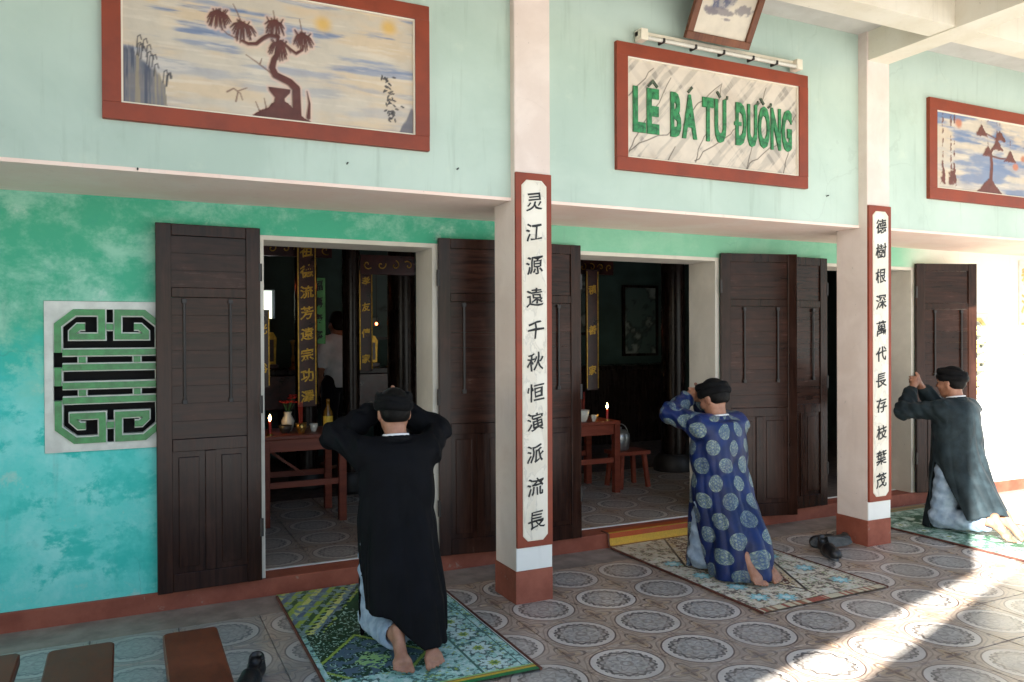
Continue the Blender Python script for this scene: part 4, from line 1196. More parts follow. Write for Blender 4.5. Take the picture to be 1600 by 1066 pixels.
def kneeler(name, label, loc, rz, J, mats, pats):
    t = thing(name, label, 'person', loc, rz)
    hc = np.array(J['head']); tilt, turn = J.get('tilt', -0.2), J.get('turn', 0.0)
    neck = hc + (0, -0.035, -0.135)
    sh = {-1: np.array(J.get('sh_l', (-0.155, -0.01, 0.915))), 1: np.array(J.get('sh_r', (0.155, -0.01, 0.915)))}
    el = {-1: np.array(J['el_l']), 1: np.array(J['el_r'])}
    wr = {-1: np.array(J['wr_l']), 1: np.array(J['wr_r'])}
    lean = J.get('lean', 0.0)
    hip = {s: np.array((s * 0.085, -0.02, 0.47)) for s in (-1, 1)}
    knee = {s: np.array((s * 0.088, 0.05, 0.075)) for s in (-1, 1)}
    fx = J.get('feet', {-1: (-0.075, 0.0), 1: (0.06, 0.0)})
    ank = {s: np.array((fx[s][0], J.get('ank', -0.315) + fx[s][1], 0.135)) for s in (-1, 1)}
    # ---- body, one continuous skin
    F = Field((-0.46, -0.60, 0.0), (0.46, 0.46, 1.27), 0.0054)
    R, P = add_head(F, hc, tilt, turn)
    F.cap(hc + (0, -0.022, -0.05), neck + (0, -0.01, -0.03), 0.052, 0.056, 0.02)
    F.chain([neck + (0, -0.01, -0.02), (0, -0.01, 0.86), (0, -0.01, 0.70), (0, -0.015, 0.52)], [0.055, 0.07, 0.085, 0.10], 0.03)
    F.cap(sh[-1], sh[1], 0.045, 0.045, 0.03)
    for s in (-1, 1):
        F.chain([sh[s], el[s], wr[s]], [0.048, 0.038, 0.027], 0.02)
        add_hand(F, wr[s], np.array(J['palm']) + (s * 0.016, 0, 0), s, 0.005 * s)
        F.chain([hip[s], knee[s], ank[s]], [0.08, 0.055, 0.036], 0.03)
        a = ank[s]
        add_foot(F, a, a + (0, -0.032, 0.030), a + (s * 0.004, -0.118, -0.084), a + (s * 0.004, -0.158, -0.112), s)
    me, V = F.mesh('body', 1)
    mkobj('body', me, mats['skin'], t, smooth=True)
    # eyes
    for s in (-1, 1):
        e = MB(); c = P(s * 0.030, 0.078, -0.004)
        e.lathe([(0.001, -0.0085), (0.006, -0.006), (0.0085, 0), (0.006, 0.006), (0.001, 0.0085)], tuple(c), 10); e.build('eye', M['eye'], t)
    # ---- hair
    F = Field(hc - 0.17, hc + 0.17, 0.006)
    F.ell(P(0, -0.018, 0.024), (0.079, 0.094, 0.094), 0, R)
    F.ell(P(0, -0.05, -0.020), (0.066, 0.05, 0.045), 0.02, R)
    F.ell(P(0, 0.075, -0.05), (0.075, 0.070, 0.10), 0, R, sub=True)
    F.ell(P(0.0, 0.0, -0.135), (0.2, 0.2, 0.085), 0, R, sub=True)
    for s in (-1, 1): F.ell(P(s * 0.085, 0.0, -0.03), (0.022, 0.028, 0.05), 0, R, sub=True)
    me, V = F.mesh('hair', 1); mkobj('hair', me, mats.get('hair', M['hair']), t, smooth=True)
    # ---- turban: a wound ring, higher over the brow, open crown
    tb = MB(); n = 36; rows = 2
    ht = J.get('hat', 0.045)
    for rI in range(rows):
        z = -0.006 + ht * rI * 0.72; ro = 0.086 - 0.002 * rI; rr = 0.0265 - 0.003 * rI
        vs = []; m = 10
        for k in range(n):
            a = 2 * math.pi * k / n
            wob = 0.003 * math.sin(5 * a + rI * 2) + 0.002 * math.sin(11 * a + rI)
            cx, cy = math.cos(a) * (ro * 0.90 + wob), math.sin(a) * (ro * 1.08 + wob) - 0.012
            cz = z + 0.040 + 0.020 * math.sin(a) * (0.5 + 0.35 * rI) + 0.004 * math.sin(2 * a + rI)
            for q in range(m):
                b = 2 * math.pi * q / m
                vs.append(P(cx + math.cos(a) * rr * 0.75 * math.cos(b), cy + math.sin(a) * rr * 0.75 * math.cos(b), cz + rr * 1.1 * math.sin(b)))
        tb.add(vs, [(k * m + q, ((k + 1) % n) * m + q, ((k + 1) % n) * m + (q + 1) % m, k * m + (q + 1) % m) for k in range(n) for q in range(m)], True)
    hat = tb.build('turban', mats.get('hat', M['hat_cloth']), t)
    cr = MB(); vs = []
    for i in range(7):
        ph = i / 6 * math.pi / 2
        for k in range(24):
            a = 2 * math.pi * k / 24; vs.append(P(math.cos(a) * 0.078 * math.cos(ph), math.sin(a) * 0.094 * math.cos(ph) - 0.012, 0.035 + (0.060 + ht * 0.55) * math.sin(ph) * 1.0))
    cr.add(vs, [(i * 24 + k, i * 24 + (k + 1) % 24, (i + 1) * 24 + (k + 1) % 24, (i + 1) * 24 + k) for i in range(6) for k in range(24)], True)
    cr.build('crown', mats.get('crown', M['hat_cloth']), hat)
    # ---- robe
    h = 0.0078
    F = Field((-0.50, -0.56, 0.0), (0.50, 0.46, 1.16), h)
    x, y, z = F.grid()
    zz = F.ax[2]
    prof_z = [0.0, 0.06, 0.25, 0.47, 0.62, 0.78, 0.88, 0.93, 0.985]
    back = J.get('back', [-0.43, -0.43, -0.39, -0.24, -0.17, -0.150, -0.140, -0.125, -0.09])
    front = [0.20, 0.19, 0.16, 0.135, 0.115, 0.125, 0.11, 0.09, 0.06]
    halfw = J.get('halfw', [0.20, 0.20, 0.20, 0.193, 0.188, 0.19, 0.185, 0.165, 0.07])
    shx = J.get('shx', [0.0] * 9)
    yb = np.interp(zz, prof_z, back); yf = np.interp(zz, prof_z, front); aw = np.interp(zz, prof_z, halfw); xc = np.interp(zz, prof_z, shx)
    cy = (yb + yf) / 2; bb = (yf - yb) / 2
    dx = (x - xc[None, None, :]); dy = (y - cy[None, None, :])
    rho = np.sqrt((np.abs(dx) / aw[None, None, :]) ** 2.5 + (np.abs(dy) / bb[None, None, :]) ** 2.5 + 1e-9) ** (2 / 2.5)
    d = (rho - 1) * np.minimum(aw, bb)[None, None, :]
    th = np.arctan2(dx, -dy)
    amp = np.interp(zz, [0, 0.3, 0.6, 0.85, 1.0], [0.020, 0.016, 0.010, 0.004, 0])[None, None, :] * J.get('fold', 1.0)
    ph = J.get('phase', 0.0)
    crs = lambda q: 1 - 2 * np.abs(np.sin(q / 2)) ** 0.75
    d = d + amp * (crs(th * 6 + ph + 1.6 * np.sin(z * 5 + ph)) * 0.65 + crs(th * 13 + 2 * ph + 2.5 * z) * 0.35)
    # diagonal pull creases over the back
    d = d + 0.0055 * crs(z * 30 + dx * 30 * np.sign(dx + 0.001) + ph + 1.5 * np.sin(dx * 14 + ph)) * np.interp(zz, [0.4, 0.6, 0.75, 0.9], [0, 1, 0.7, 0])[None, None, :]
    F.D[:] = np.maximum(d, z - (neck[2] - 0.004))
    # sleeves
    for s in (-1, 1):
        a, b, c2 = sh[s] + (0, 0, 0.0), el[s], wr[s]
        F.cap(sh[s] * (0.55, 1, 1) + (0, 0, 0.012), a, 0.062, 0.068, 0.05)
        F.cap(a, b, 0.068, 0.062, 0.04); F.cap(b, b + (c2 - b) * 0.86, 0.062, 0.052, 0.03); F.cap(b + (c2 - b) * 0.15 + (0, 0, -0.022), b + (c2 - b) * 0.72 + (0, 0, -0.030), 0.052, 0.046, 0.03)
    # sleeve wrinkles
    w_ = np.sin(x * 75 + z * 45) * 0.0055 + np.sin(y * 80 - z * 50 + 1) * 0.004
    arm = ((np.abs(x) > 0.19) | (y > 0.14)) & (z > 0.78)
    F.D = np.where(arm, F.D + w_, F.D).astype(np.float32)
    # hollow skirt below the seat, neck opening, hem and side slits
    thick = np.interp(zz, [0, 0.54, 0.62, 0.68], [0.017, 0.017, 0.09, 0.3])[None, None, :]
    skirt = z < 0.68
    F.D = np.where(skirt, np.maximum(F.D, -(F.D + thick)), F.D).astype(np.float32)
    hem = J['hem'](x, y)
    F.D = np.maximum(F.D, (hem - z)).astype(np.float32)
    for sgn, apex, y0, w0, lo in J['slits']:
        cz_ = np.clip((apex - z) / apex, 0, None)
        cut = np.maximum(np.abs(y - (y0 - 0.10 * cz_ * lo)) - w0 * cz_ ** 0.8, -(x * sgn - 0.03))
        cut = np.maximum(cut, z - apex)
        F.D = np.maximum(F.D, -cut).astype(np.float32)
    # collar
    for k in range(14):
        a0, a1 = 2 * math.pi * k / 14, 2 * math.pi * (k + 1) / 14
        q = lambda a: neck + (math.cos(a) * 0.064, math.sin(a) * 0.064 - 0.004, 0.006 + 0.01 * -math.sin(a))
        F.cap(q(a0), q(a1), 0.013, 0.013, 0.012)
    me, V = F.mesh('robe', 2)
    # cloth coordinates for woven patterns
    cyv = np.interp(V[:, 2], prof_z, [(b_ + f2) / 2 for b_, f2 in zip(back, front)])
    thv = np.arctan2(V[:, 0], -(V[:, 1] - cyv))
    uv = np.stack([thv * 0.185 + 0.006 * np.sin(thv * 6 + ph + V[:, 2] * 6), V[:, 2] + pats + 0.007 * np.sin(thv * 4 + V[:, 2] * 9 + ph), np.zeros(len(V))], 1)
    for s in (-1, 1):
        for a, b, off in ((sh[s], el[s], 0.0), (el[s], wr[s], 0.31)):
            ba = b - a; L = np.linalg.norm(ba); tt = ((V - a) @ ba) / L ** 2
            tc = np.clip(tt, 0, 1); d_ = np.linalg.norm(V - a - tc[:, None] * ba, axis=1)
            ax = ba / L; e1 = np.cross(ax, (0, 0, 1.0)); e1 /= np.linalg.norm(e1); e2 = np.cross(ax, e1)
            rel = V - a
            sel = (d_ < 0.095) & (tt > (0.28 if off == 0 else 0.0))
            uv[sel, 0] = np.arctan2(rel[sel] @ e1, rel[sel] @ e2) * 0.075 + 0.3 * s
            uv[sel, 1] = tt[sel] * L + off
    at = me.attributes.new('cloth_uv', 'FLOAT_VECTOR', 'POINT'); at.data.foreach_set('vector', uv.astype(np.float32).ravel())
    mkobj('robe', me, mats['robe'], t, smooth=True)
    # white inner collar
    ic = MB(); pts = [neck + (math.cos(2 * math.pi * k / 20) * 0.060, math.sin(2 * math.pi * k / 20) * 0.060 - 0.004, 0.022 - 0.010 * math.sin(2 * math.pi * k / 20)) for k in range(21)]
    ic.tube([tuple(p) for p in pts], 0.007, 8, False); ic.build('inner_collar', M['white_cloth'], t)
    # ---- trousers
    F = Field((-0.30, -0.50, 0.0), (0.30, 0.30, 0.66), 0.0085)
    F.ell((0, -0.02, 0.50), (0.15, 0.115, 0.12), 0.05)
    for s in (-1, 1):
        F.chain([hip[s], knee[s] + (0, 0, 0.03), ], [0.10, 0.082], 0.04)
        tp = ank[s] + (0, 0.05, -0.02)
        F.cap(knee[s] + (0, 0, 0.012), tp, 0.080, 0.066, 0.03)
    x, y, z = F.grid()
    F.D = (F.D + 0.003 * np.sin(z * 40 + y * 22 + x * 15) * np.sin(y * 30 - z * 18 + 1) + 0.0045 * np.sin(z * 70 - y * 45 + 2 * np.sin(y * 9)) + 0.002 * np.sin(y * 120 + z * 60)).astype(np.float32)
    for s in (-1, 1):                                   # open cuffs round the ankles
        F.cap(ank[s] + (0, 0.03, -0.01), ank[s] + (0, -0.2, 0.0), 0.045, 0.06, 0, sub=True)
    F.D = np.maximum(F.D, (0.012 - z)).astype(np.float32)
    me, V = F.mesh('trousers', 1); mkobj('trousers', me, mats['trouser'], t, smooth=True)
    return t

def hem_near(x, y):
    return 0.07 * (y < 0.02) + 0.012 + 0.13 * np.clip((0.02 - x) / 0.13, 0, 1) * (y < 0.02) + 0.006 * np.sin(x * 30)
kneeler('person', 'kneeling man in a black robe on the green mat nearest the camera, arms raised', (-0.845, 0.755, 0.010), math.radians(-4),
    dict(head=(0.0, 0.03, 1.105), tilt=-0.15, turn=0.0, el_l=(-0.272, 0.15, 0.985), el_r=(0.265, 0.15, 0.99), wr_l=(-0.05, 0.20, 1.105), wr_r=(0.075, 0.20, 1.105), palm=(0.035, 0.19, 1.145),
         hem=hem_near, halfw=[0.185, 0.185, 0.185, 0.18, 0.176, 0.18, 0.178, 0.16, 0.07], slits=[(-1, 0.46, 0.0, 0.12, 1.3), (1, 0.20, 0.0, 0.03, 0.2)], phase=0.4),
    dict(skin=M['skin'], robe=M['black_cloth'], trouser=M['trouser'], crown=M['crown_cloth']), 0.0)
def hem_blue(x, y):
    return 0.02 + 0.16 * np.clip((x - 0.01) / 0.10, 0, 1) * (y < 0) + 0.010 * np.sin(x * 26 + y * 10)
kneeler('person', 'kneeling man in a blue brocade robe with pale round medallions', (1.315, 0.93, 0.010), math.radians(6),
    dict(head=(0.015, 0.045, 1.08), tilt=-0.38, turn=0.12, ank=-0.265, el_l=(-0.215, 0.19, 0.985), el_r=(0.20, 0.22, 0.93), wr_l=(-0.075, 0.185, 1.075), wr_r=(0.06, 0.22, 1.05), palm=(0.0, 0.185, 1.09), hat=0.052, fold=1.25,
         hem=hem_blue, slits=[(-1, 0.46, 0.06, 0.10, 0.6), (1, 0.20, 0.0, 0.03, 0.2)], phase=2.1,
         back=[-0.385, -0.385, -0.33, -0.215, -0.165, -0.145, -0.135, -0.12, -0.09],
         halfw=[0.185, 0.185, 0.183, 0.18, 0.178, 0.182, 0.178, 0.16, 0.07]),
    dict(skin=M['skin'], robe=M['brocade'], trouser=M['trouser']), 0.03)
def hem_far(x, y):
    return 0.055 + 0.11 * np.clip((-y - 0.0) / 0.3, 0, 1) + 0.010 * np.sin(x * 26 + y * 10) - 0.06 * (y > 0.05)
kneeler('person', 'kneeling man in a dark teal robe, half in sunlight at far right', (3.60, 0.935, 0.010), math.radians(2),
    dict(head=(0.0, 0.03, 1.115), tilt=-0.05, turn=0.1, el_l=(-0.235, 0.26, 0.885), el_r=(0.22, 0.25, 0.89), wr_l=(-0.08, 0.30, 1.045), wr_r=(0.05, 0.30, 1.05), palm=(-0.02, 0.30, 1.10), hat=0.05,
         hem=hem_far, slits=[(-1, 0.52, 0.04, 0.20, 1.3), (1, 0.2, 0.0, 0.03, 0.2)], phase=4.0,
         back=[-0.44, -0.42, -0.31, -0.205, -0.16, -0.150, -0.14, -0.125, -0.09]),
    dict(skin=M['skin'], robe=M['teal_cloth'], trouser=M['trouser']), 0.0)

def bystander(loc, rz):
    t = thing('person', 'person in a white shirt and dark trousers standing inside the hall', 'person', loc, rz)
    F = Field((-0.35, -0.2, 0.0), (0.35, 0.28, 1.68), 0.0105)
    hc = np.array((0, 0.02, 1.53)); R, P = add_head(F, hc, -0.1, 0.0)
    F.cap((0, -0.005, 1.47), (0, -0.01, 1.36), 0.052, 0.058, 0.02)
    F.chain([(0, -0.01, 1.36), (0, 0, 1.15), (0, 0, 0.95)], [0.08, 0.11, 0.11], 0.05); F.cap((-.16, 0, 1.34), (.16, 0, 1.34), 0.05, 0.05, 0.04)
    for s in (-1, 1):
        F.chain([(s * .17, 0, 1.33), (s * .22, -0.02, 1.06), (s * .19, 0.1, 0.84)], [0.048, 0.04, 0.028], 0.02)
        F.chain([(s * .19, 0.1, 0.84), (s * .18, 0.13, 0.76)], [0.03, 0.026], 0.02)
        for i in range(4): F.chain([(s * .18, 0.115 + i * 0.014, 0.77), (s * .17, 0.12 + i * 0.016, 0.71 + 0.006 * abs(i - 1)), (s * .155, 0.115 + i * 0.015, 0.68 + 0.006 * abs(i - 1))], [0.011, 0.010, 0.009], 0.004)
        F.chain([(s * .175, 0.09, 0.80), (s * .15, 0.075, 0.75)], [0.012, 0.010], 0.006)
        F.chain([(s * .09, 0, 0.92), (s * .095, 0.02, 0.50), (s * .09, -0.02, 0.08)], [0.085, 0.058, 0.04], 0.03); F.cap((s * .09, -0.04, 0.045), (s * .10, 0.15, 0.03), 0.04, 0.032, 0.02)
    me, V = F.mesh('body'); mkobj('body', me, M['skin'], t, smooth=True)
    F = Field(hc - 0.16, hc + 0.16, 0.008); F.ell(P(0, -0.018, 0.03), (0.083, 0.098, 0.10), 0, R); F.ell(P(0, -.05, -.04), (.066, .05, .05), .02, R); F.ell(P(0, 0.09, -0.05), (0.085, 0.075, 0.11), 0, R, sub=True)
    me, V = F.mesh('hair'); mkobj('hair', me, M['hair'], t, smooth=True)
    F = Field((-0.35, -0.2, 0.8), (0.35, 0.2, 1.45), 0.0105)
    F.chain([(0, -0.01, 1.34), (0, 0, 1.15), (0, 0, 0.90)], [0.10, 0.135, 0.145], 0.05); F.cap((-.17, 0, 1.33), (.17, 0, 1.33), 0.07, 0.07, 0.05)
    for s in (-1, 1): F.chain([(s * .17, 0, 1.33), (s * .215, -0.015, 1.10)], [0.068, 0.062], 0.03)
    x, y, z = F.grid(); F.D = np.maximum(F.D + 0.004 * np.sin(z * 50 + x * 30), 0.86 - z).astype(np.float32)
    me, V = F.mesh('shirt'); mkobj('shirt', me, M['white_cloth'], t, smooth=True)
    F = Field((-0.25, -0.2, 0.03), (0.25, 0.2, 1.0), 0.0105); F.ell((0, 0, 0.90), (0.145, 0.12, 0.11), 0.04)
    for s in (-1, 1): F.chain([(s * .085, 0, 0.90), (s * .095, 0.02, 0.50), (s * .09, -0.02, 0.10)], [0.105, 0.08, 0.075], 0.02)
    me, V = F.mesh('trousers'); mkobj('trousers', me, M['dark_cloth'], t, smooth=True)
bystander((-0.02, 5.35, 0.1), math.radians(20))

# ------------------------------------------------------------------ shoes
def shoe(loc, rot, label, s, mat, group):
    F = Field((-0.08, -0.17, 0.0), (0.08, 0.17, 0.13), 0.0055)
    F.chain([(0, -0.10, 0.035), (0.004 * s, 0.0, 0.032), (0.012 * s, 0.10, 0.030)], [0.038, 0.038, 0.042], 0.02)
    F.cap((0, -0.105, 0.04), (0, -0.11, 0.08), 0.034, 0.034, 0.02); F.cap((0.004 * s, 0.0, 0.05), (0.01 * s, 0.08, 0.035), 0.036, 0.034, 0.02)
    F.cap((0, -0.095, 0.075), (0.002 * s, -0.02, 0.085), 0.026, 0.024, 0, sub=True); F.cap((0, -0.095, 0.11), (0.002 * s, -0.02, 0.11), 0.03, 0.028, 0, sub=True)
    x, y, z = F.grid(); F.D = np.maximum(F.D, 0.012 - z).astype(np.float32)
    t = thing('shoe', label, 'shoe', loc, group=group); t.rotation_euler = rot
    me, V = F.mesh('upper'); mkobj('upper', me, mat, t, smooth=True)
    out = []
    for k in range(20):
        a = 2 * math.pi * k / 20; yy = math.sin(a); wd = 0.036 + 0.008 * max(0, yy)
        out.append((math.cos(a) * wd + 0.008 * s * max(0, yy), yy * 0.142 + 0.0))
    so = MB(); so.add([(x_, y_, 0.0) for x_, y_ in out] + [(x_, y_, 0.014) for x_, y_ in out], [tuple(range(20))[::-1], tuple(range(20, 40))] + [(k, (k + 1) % 20, (k + 1) % 20 + 20, k + 20) for k in range(20)])
    so.build('sole', M['leather2'], t)
shoe((2.36, 0.98, 0.047), (math.radians(-8), math.radians(78), math.radians(50)), 'dark shoe lying on its side beside the second column', 1, M['leather'], 'shoes by the second column')
shoe((2.20, 0.86, 0.006), (0, 0, math.radians(150)), 'dark shoe flat on the tiles nearer the blue man mat', -1, M['leather'], 'shoes by the second column')
shoe((-1.565, 0.50, 0.0), (0, 0, math.radians(160)), 'black shoe on the tiles touching the rightmost bench', 1, M['leather'], 'shoes by the benches')

# ------------------------------------------------------------------ benches at lower left
def bench(x0, x1, yfar, h, label, ln=1.35):
    wd = x1 - x0; t = thing('bench', label, 'bench', ((x0 + x1) / 2, yfar - ln / 2, 0), group='benches at the left of the porch')
    m = MB(); r = 0.018; n = 5; poly = []
    hw, hl = wd / 2, ln / 2
    for cx, cy, a0 in ((hw - r, hl - r, 0), (-hw + r, hl - r, 90), (-hw + r, -hl + r, 180), (hw - r, -hl + r, 270)):
        for k in range(n): a = math.radians(a0 + 90 * k / (n - 1)); poly.append((cx + r * math.cos(a), cy + r * math.sin(a)))
    N = len(poly); e = 0.005
    ins = [(x_ * (1 - e / hw), y_ * (1 - e / hl)) for x_, y_ in poly]
    m.add([(x_, y_, h - 0.035) for x_, y_ in poly] + [(x_, y_, h - e) for x_, y_ in poly] + [(x_, y_, h) for x_, y_ in ins],
          [tuple(range(N))[::-1], tuple(range(2 * N, 3 * N))] + [(k, (k + 1) % N, (k + 1) % N + N, k + N) for k in range(N)] + [(k + N, (k + 1) % N + N, (k + 1) % N + 2 * N, k + 2 * N) for k in range(N)])
    m.build('seat', M['bench'], t)
    for sx in (-1, 1):
        for sy in (-1, 1):
            MB().beam((sx * (hw - 0.03), sy * (hl - 0.18), h - 0.036), (sx * (hw - 0.02), sy * (hl - 0.14), 0), 0.035, 0.045, (0, 1, 0)).build('leg', M['bench'], t)
    for sy in (-1, 1): MB().beam((-hw + 0.045, sy * (hl - 0.16), 0.15), (hw - 0.045, sy * (hl - 0.16), 0.15), 0.03, 0.02).build('stretcher', M['bench'], t)
    return t
bench(-1.918, -1.727, 0.225, 0.38, 'red brown bench nearest the green mat')
bench(-2.288, -2.078, 0.232, 0.38, 'brown bench in the middle of the three at the lower left')
bench(-2.570, -2.374, 0.262, 0.38, 'brown bench cut off at the lower left corner')

# ------------------------------------------------------------------ inside the hall
def table(x0, x1, y0, y1, z0, zt, label):
    t = thing('offering_table', label, 'table', ((x0 + x1) / 2, (y0 + y1) / 2, z0), group='offering tables inside the doorways')
    hw, hd, h = (x1 - x0) / 2, (y1 - y0) / 2, zt - z0
    MB().box(-hw - 0.03, hw + 0.03, -hd - 0.03, hd + 0.03, h - 0.03, h, 0.005).build('tabletop', M['redwood'], t)
    for sx in (-1, 1):
        for sy in (-1, 1): MB().box(sx * hw - 0.028, sx * hw + 0.028, sy * hd - 0.028, sy * hd + 0.028, 0, h - 0.0305, 0.003).build('leg', M['redwood'], t)
    for sy in (-1, 1):
        MB().box(-hw + 0.03, hw - 0.03, sy * hd - 0.011, sy * hd + 0.011, h - 0.12, h - 0.032, 0.002).build('apron', M['redwood'], t)
        MB().box(-hw + 0.03, hw - 0.03, sy * hd - 0.013, sy * hd + 0.013, h * 0.42, h * 0.42 + 0.045, 0.002).build('rail', M['redwood'], t)
    for sx in (-1, 1): MB().box(sx * hw - 0.011, sx * hw + 0.011, -hd + 0.03, hd - 0.03, h - 0.12, h - 0.032, 0.002).build('apron', M['redwood'], t)
    MB().beam((-hw + 0.05, hd - 0.04, h * 0.80), (hw * 0.3, hd - 0.04, h * 0.44), 0.02, 0.03, (0, 1, 0)).build('brace', M['redwood'], t)
table(-1.125, -0.565, 2.97, 3.45, 0.1, 0.765, 'red brown offering table inside the leftmost doorway')
table(1.22, 1.865, 2.92, 3.40, 0.1, 0.735, 'red brown offering table inside the middle doorway')

def candle(x, y, z, label, h=0.10):
    t = thing('candle', label, 'candle', (x, y, z), group='lit candles on the offering tables')
    MB().lathe([(0.022, 0), (0.024, 0.006), (0.012, 0.014)], (0, 0, 0), 12).build('holder', M['brass'], t)
    MB().lathe([(0.011, 0.010), (0.0105, h), (0.004, h + 0.003)], (0, 0, 0), 12).build('wax', M['wax'], t)
    MB().lathe([(0.001, h + 0.004), (0.0075, h + 0.018), (0.0085, h + 0.026), (0.005, h + 0.042), (0.001, h + 0.056)], (0, 0, 0), 10).build('flame', M['flame'], t)
candle(-1.085, 3.02, 0.765, 'lit red candle at the left end of the left table')
candle(1.80, 2.96, 0.735, 'lit red candle at the right end of the middle table')
def bowl(x, y, z, label, mat, r=0.04, h=0.07, sticks=0):
    t = thing('offering_cup', label, 'cup', (x, y, z), group='cups on the offering tables')
    MB().lathe([(r * 0.55, 0), (r * 0.6, 0.006), (r * 0.85, h * 0.45), (r, h), (r * 0.92, h), (r * 0.75, h * 0.45), (0.004, h * 0.25)], (0, 0, 0), 18).build('vessel', mat, t)
    for k in range(sticks):
        a = random.random() * 6.3
        MB().tube([(0.012 * math.cos(a), 0.012 * math.sin(a), h * 0.3), (0.022 * math.cos(a), 0.022 * math.sin(a), h + 0.16)], 0.0018, 5).build('incense_stick', M['wax'], t)
bowl(-0.85, 3.06, 0.765, 'gold cup with incense sticks on the left table', M['brass'], 0.042, 0.075, 5)
bowl(-0.96, 3.10, 0.765, 'dark bowl beside the candle on the left table', M['dark'], 0.05, 0.06)
bowl(-0.745, 3.12, 0.765, 'white cup near the bottle on the left table', M['ceramic'], 0.032, 0.06)
bowl(1.57, 3.0, 0.735, 'tall white bowl with incense on the middle table', M['ceramic'], 0.062, 0.10, 4)
bowl(1.66, 2.96, 0.735, 'small pale cup on the middle table', M['ceramic'], 0.025, 0.055)
bowl(1.72, 3.02, 0.735, 'small brass cup on the middle table', M['brass'], 0.025, 0.05)
bt = thing('bottle', 'amber bottle with a yellow label on the left table', 'bottle', (-0.64, 3.10, 0.765))
MB().lathe([(0.033, 0), (0.036, 0.01), (0.036, 0.13), (0.030, 0.155), (0.013, 0.19), (0.013, 0.225), (0.015, 0.226), (0.015, 0.245), (0.004, 0.247)], (0, 0, 0), 18).build('glass', M['bottle'], bt)
MB().lathe([(0.0366, 0.035), (0.0368, 0.115)], (0, 0, 0), 18).build('paper_label', M['label'], bt)
vs_ = thing('flower_vase', 'small vase of red flowers on the left table', 'vase', (-0.92, 3.22, 0.765))
MB().lathe([(0.03, 0), (0.045, 0.04), (0.05, 0.08), (0.025, 0.13), (0.032, 0.15)], (0, 0, 0), 16).build('vase_body', M['ceramic'], vs_)
for k in range(9):
    a = k * 2.4; r0 = 0.03 + 0.03 * random.random(); zt = 0.20 + 0.08 * random.random(); c_ = (r0 * math.cos(a), r0 * math.sin(a), zt)
    MB().tube([(0, 0, 0.12), c_], 0.002, 5).build('stem', M['leaf'], vs_)
    b_ = MB()
    for q in range(7):
        b = q * 0.9; b_.add([c_, (c_[0] + 0.026 * math.cos(b - .4), c_[1] + 0.026 * math.sin(b - .4), c_[2] + 0.016), (c_[0] + 0.034 * math.cos(b), c_[1] + 0.034 * math.sin(b), c_[2] + 0.008), (c_[0] + 0.026 * math.cos(b + .4), c_[1] + 0.026 * math.sin(b + .4), c_[2] + 0.016)], [(0, 1, 2, 3)])
    b_.build('blossom', M['flower'], vs_)
# stool with an aluminium pail
st = thing('stool', 'low wooden stool right of the middle table', 'stool', (2.12, 3.12, 0.1))
MB().box(-0.17, 0.17, -0.13, 0.13, 0.30, 0.335, 0.005).build('seat', M['redwood'], st)
for sx in (-1, 1):
    for sy in (-1, 1): MB().beam((sx * 0.12, sy * 0.09, 0.30), (sx * 0.15, sy * 0.115, 0), 0.035, 0.035, (0, 1, 0)).build('leg', M['redwood'], st)
pl = thing('metal_pail', 'round aluminium pail standing on the stool', 'pail', (2.05, 3.13, 0.436))
MB().lathe([(0.06, 0), (0.078, 0.012), (0.088, 0.12), (0.084, 0.15), (0.05, 0.185), (0.012, 0.19), (0.014, 0.21), (0.003, 0.214)], (0, 0, 0), 20).build('pail_body', M['steel'], pl)
pl.location.z = 0.435
MB().tube([(0.086 * math.cos(a), 0, 0.13 + 0.11 * math.sin(a)) for a in np.linspace(0, math.pi, 12)], 0.004, 6).build('handle', M['steel'], pl)

def pillar(x, y, r, label):
    t = thing('wooden_pillar', label, 'pillar', (x, y, 0.1), group='dark pillars inside the hall')
    MB().lathe([(r * 1.7, 0), (r * 1.75, 0.03), (r * 1.7, 0.12), (r * 1.3, 0.17)], (0, 0, 0), 24).build('base', M['dark'], t)
    MB().lathe([(r, 0.165), (r * 1.03, 1.2), (r * 0.97, 3.5)], (0, 0, 0), 24).build('shaft', M['darkwood'], t)
pillar(-0.53, 4.45, 0.10, 'dark pillar behind the gold lettered board in the left doorway')
pillar(-0.20, 4.1, 0.075, 'slim dark pillar in the middle of the left doorway')
pillar(0.34, 4.3, 0.13, 'thick dark pillar at the right of the left doorway')
pillar(3.05, 3.65, 0.12, 'dark pillar behind the man in blue in the middle doorway')
pillar(2.35, 4.6, 0.09, 'dark pillar at the left of the middle doorway')

def board(name, x, y, z0, z1, wd, text, mb, mc, label, size):
    t = thing(name, label, 'board', (x, y, z0), group='lettered boards inside the hall')
    h = z1 - z0
    MB().box(-wd / 2, wd / 2, -0.015, 0.012, 0, h, 0.004).build('panel', mb, t)
    if mc is M['gold']:
        e = MB()
        for s in (-1, 1): e.box(s * (wd / 2 - 0.006) - 0.005, s * (wd / 2 - 0.006) + 0.005, -0.019, -0.014, 0.02, h - 0.02)
        e.build('gilt_edge', mc, t)
    for k, ch in enumerate(text): character(ch, 0, h - (k + 0.5) * h / len(text), size, -0.0175, t, mc, 0.02)
board('couplet_board', -0.565, 4.25, 0.86, 2.36, 0.165, '祖德流芳遠宗功澤', M['lacquer'], M['gold'], 'dark lacquer board with gold characters in the left doorway', 0.115)
board('couplet_board', 2.50, 4.35, 0.9, 2.2, 0.15, '積善家', M['lacquer'], M['gold'], 'dim lacquer board in the middle doorway', 0.10)
board('green_banner', -0.36, 4.75, 1.42, 2.06, 0.15, '福壽康寧', M['greenboard'], M['ink'], 'green banner with black characters in the left doorway', 0.10)
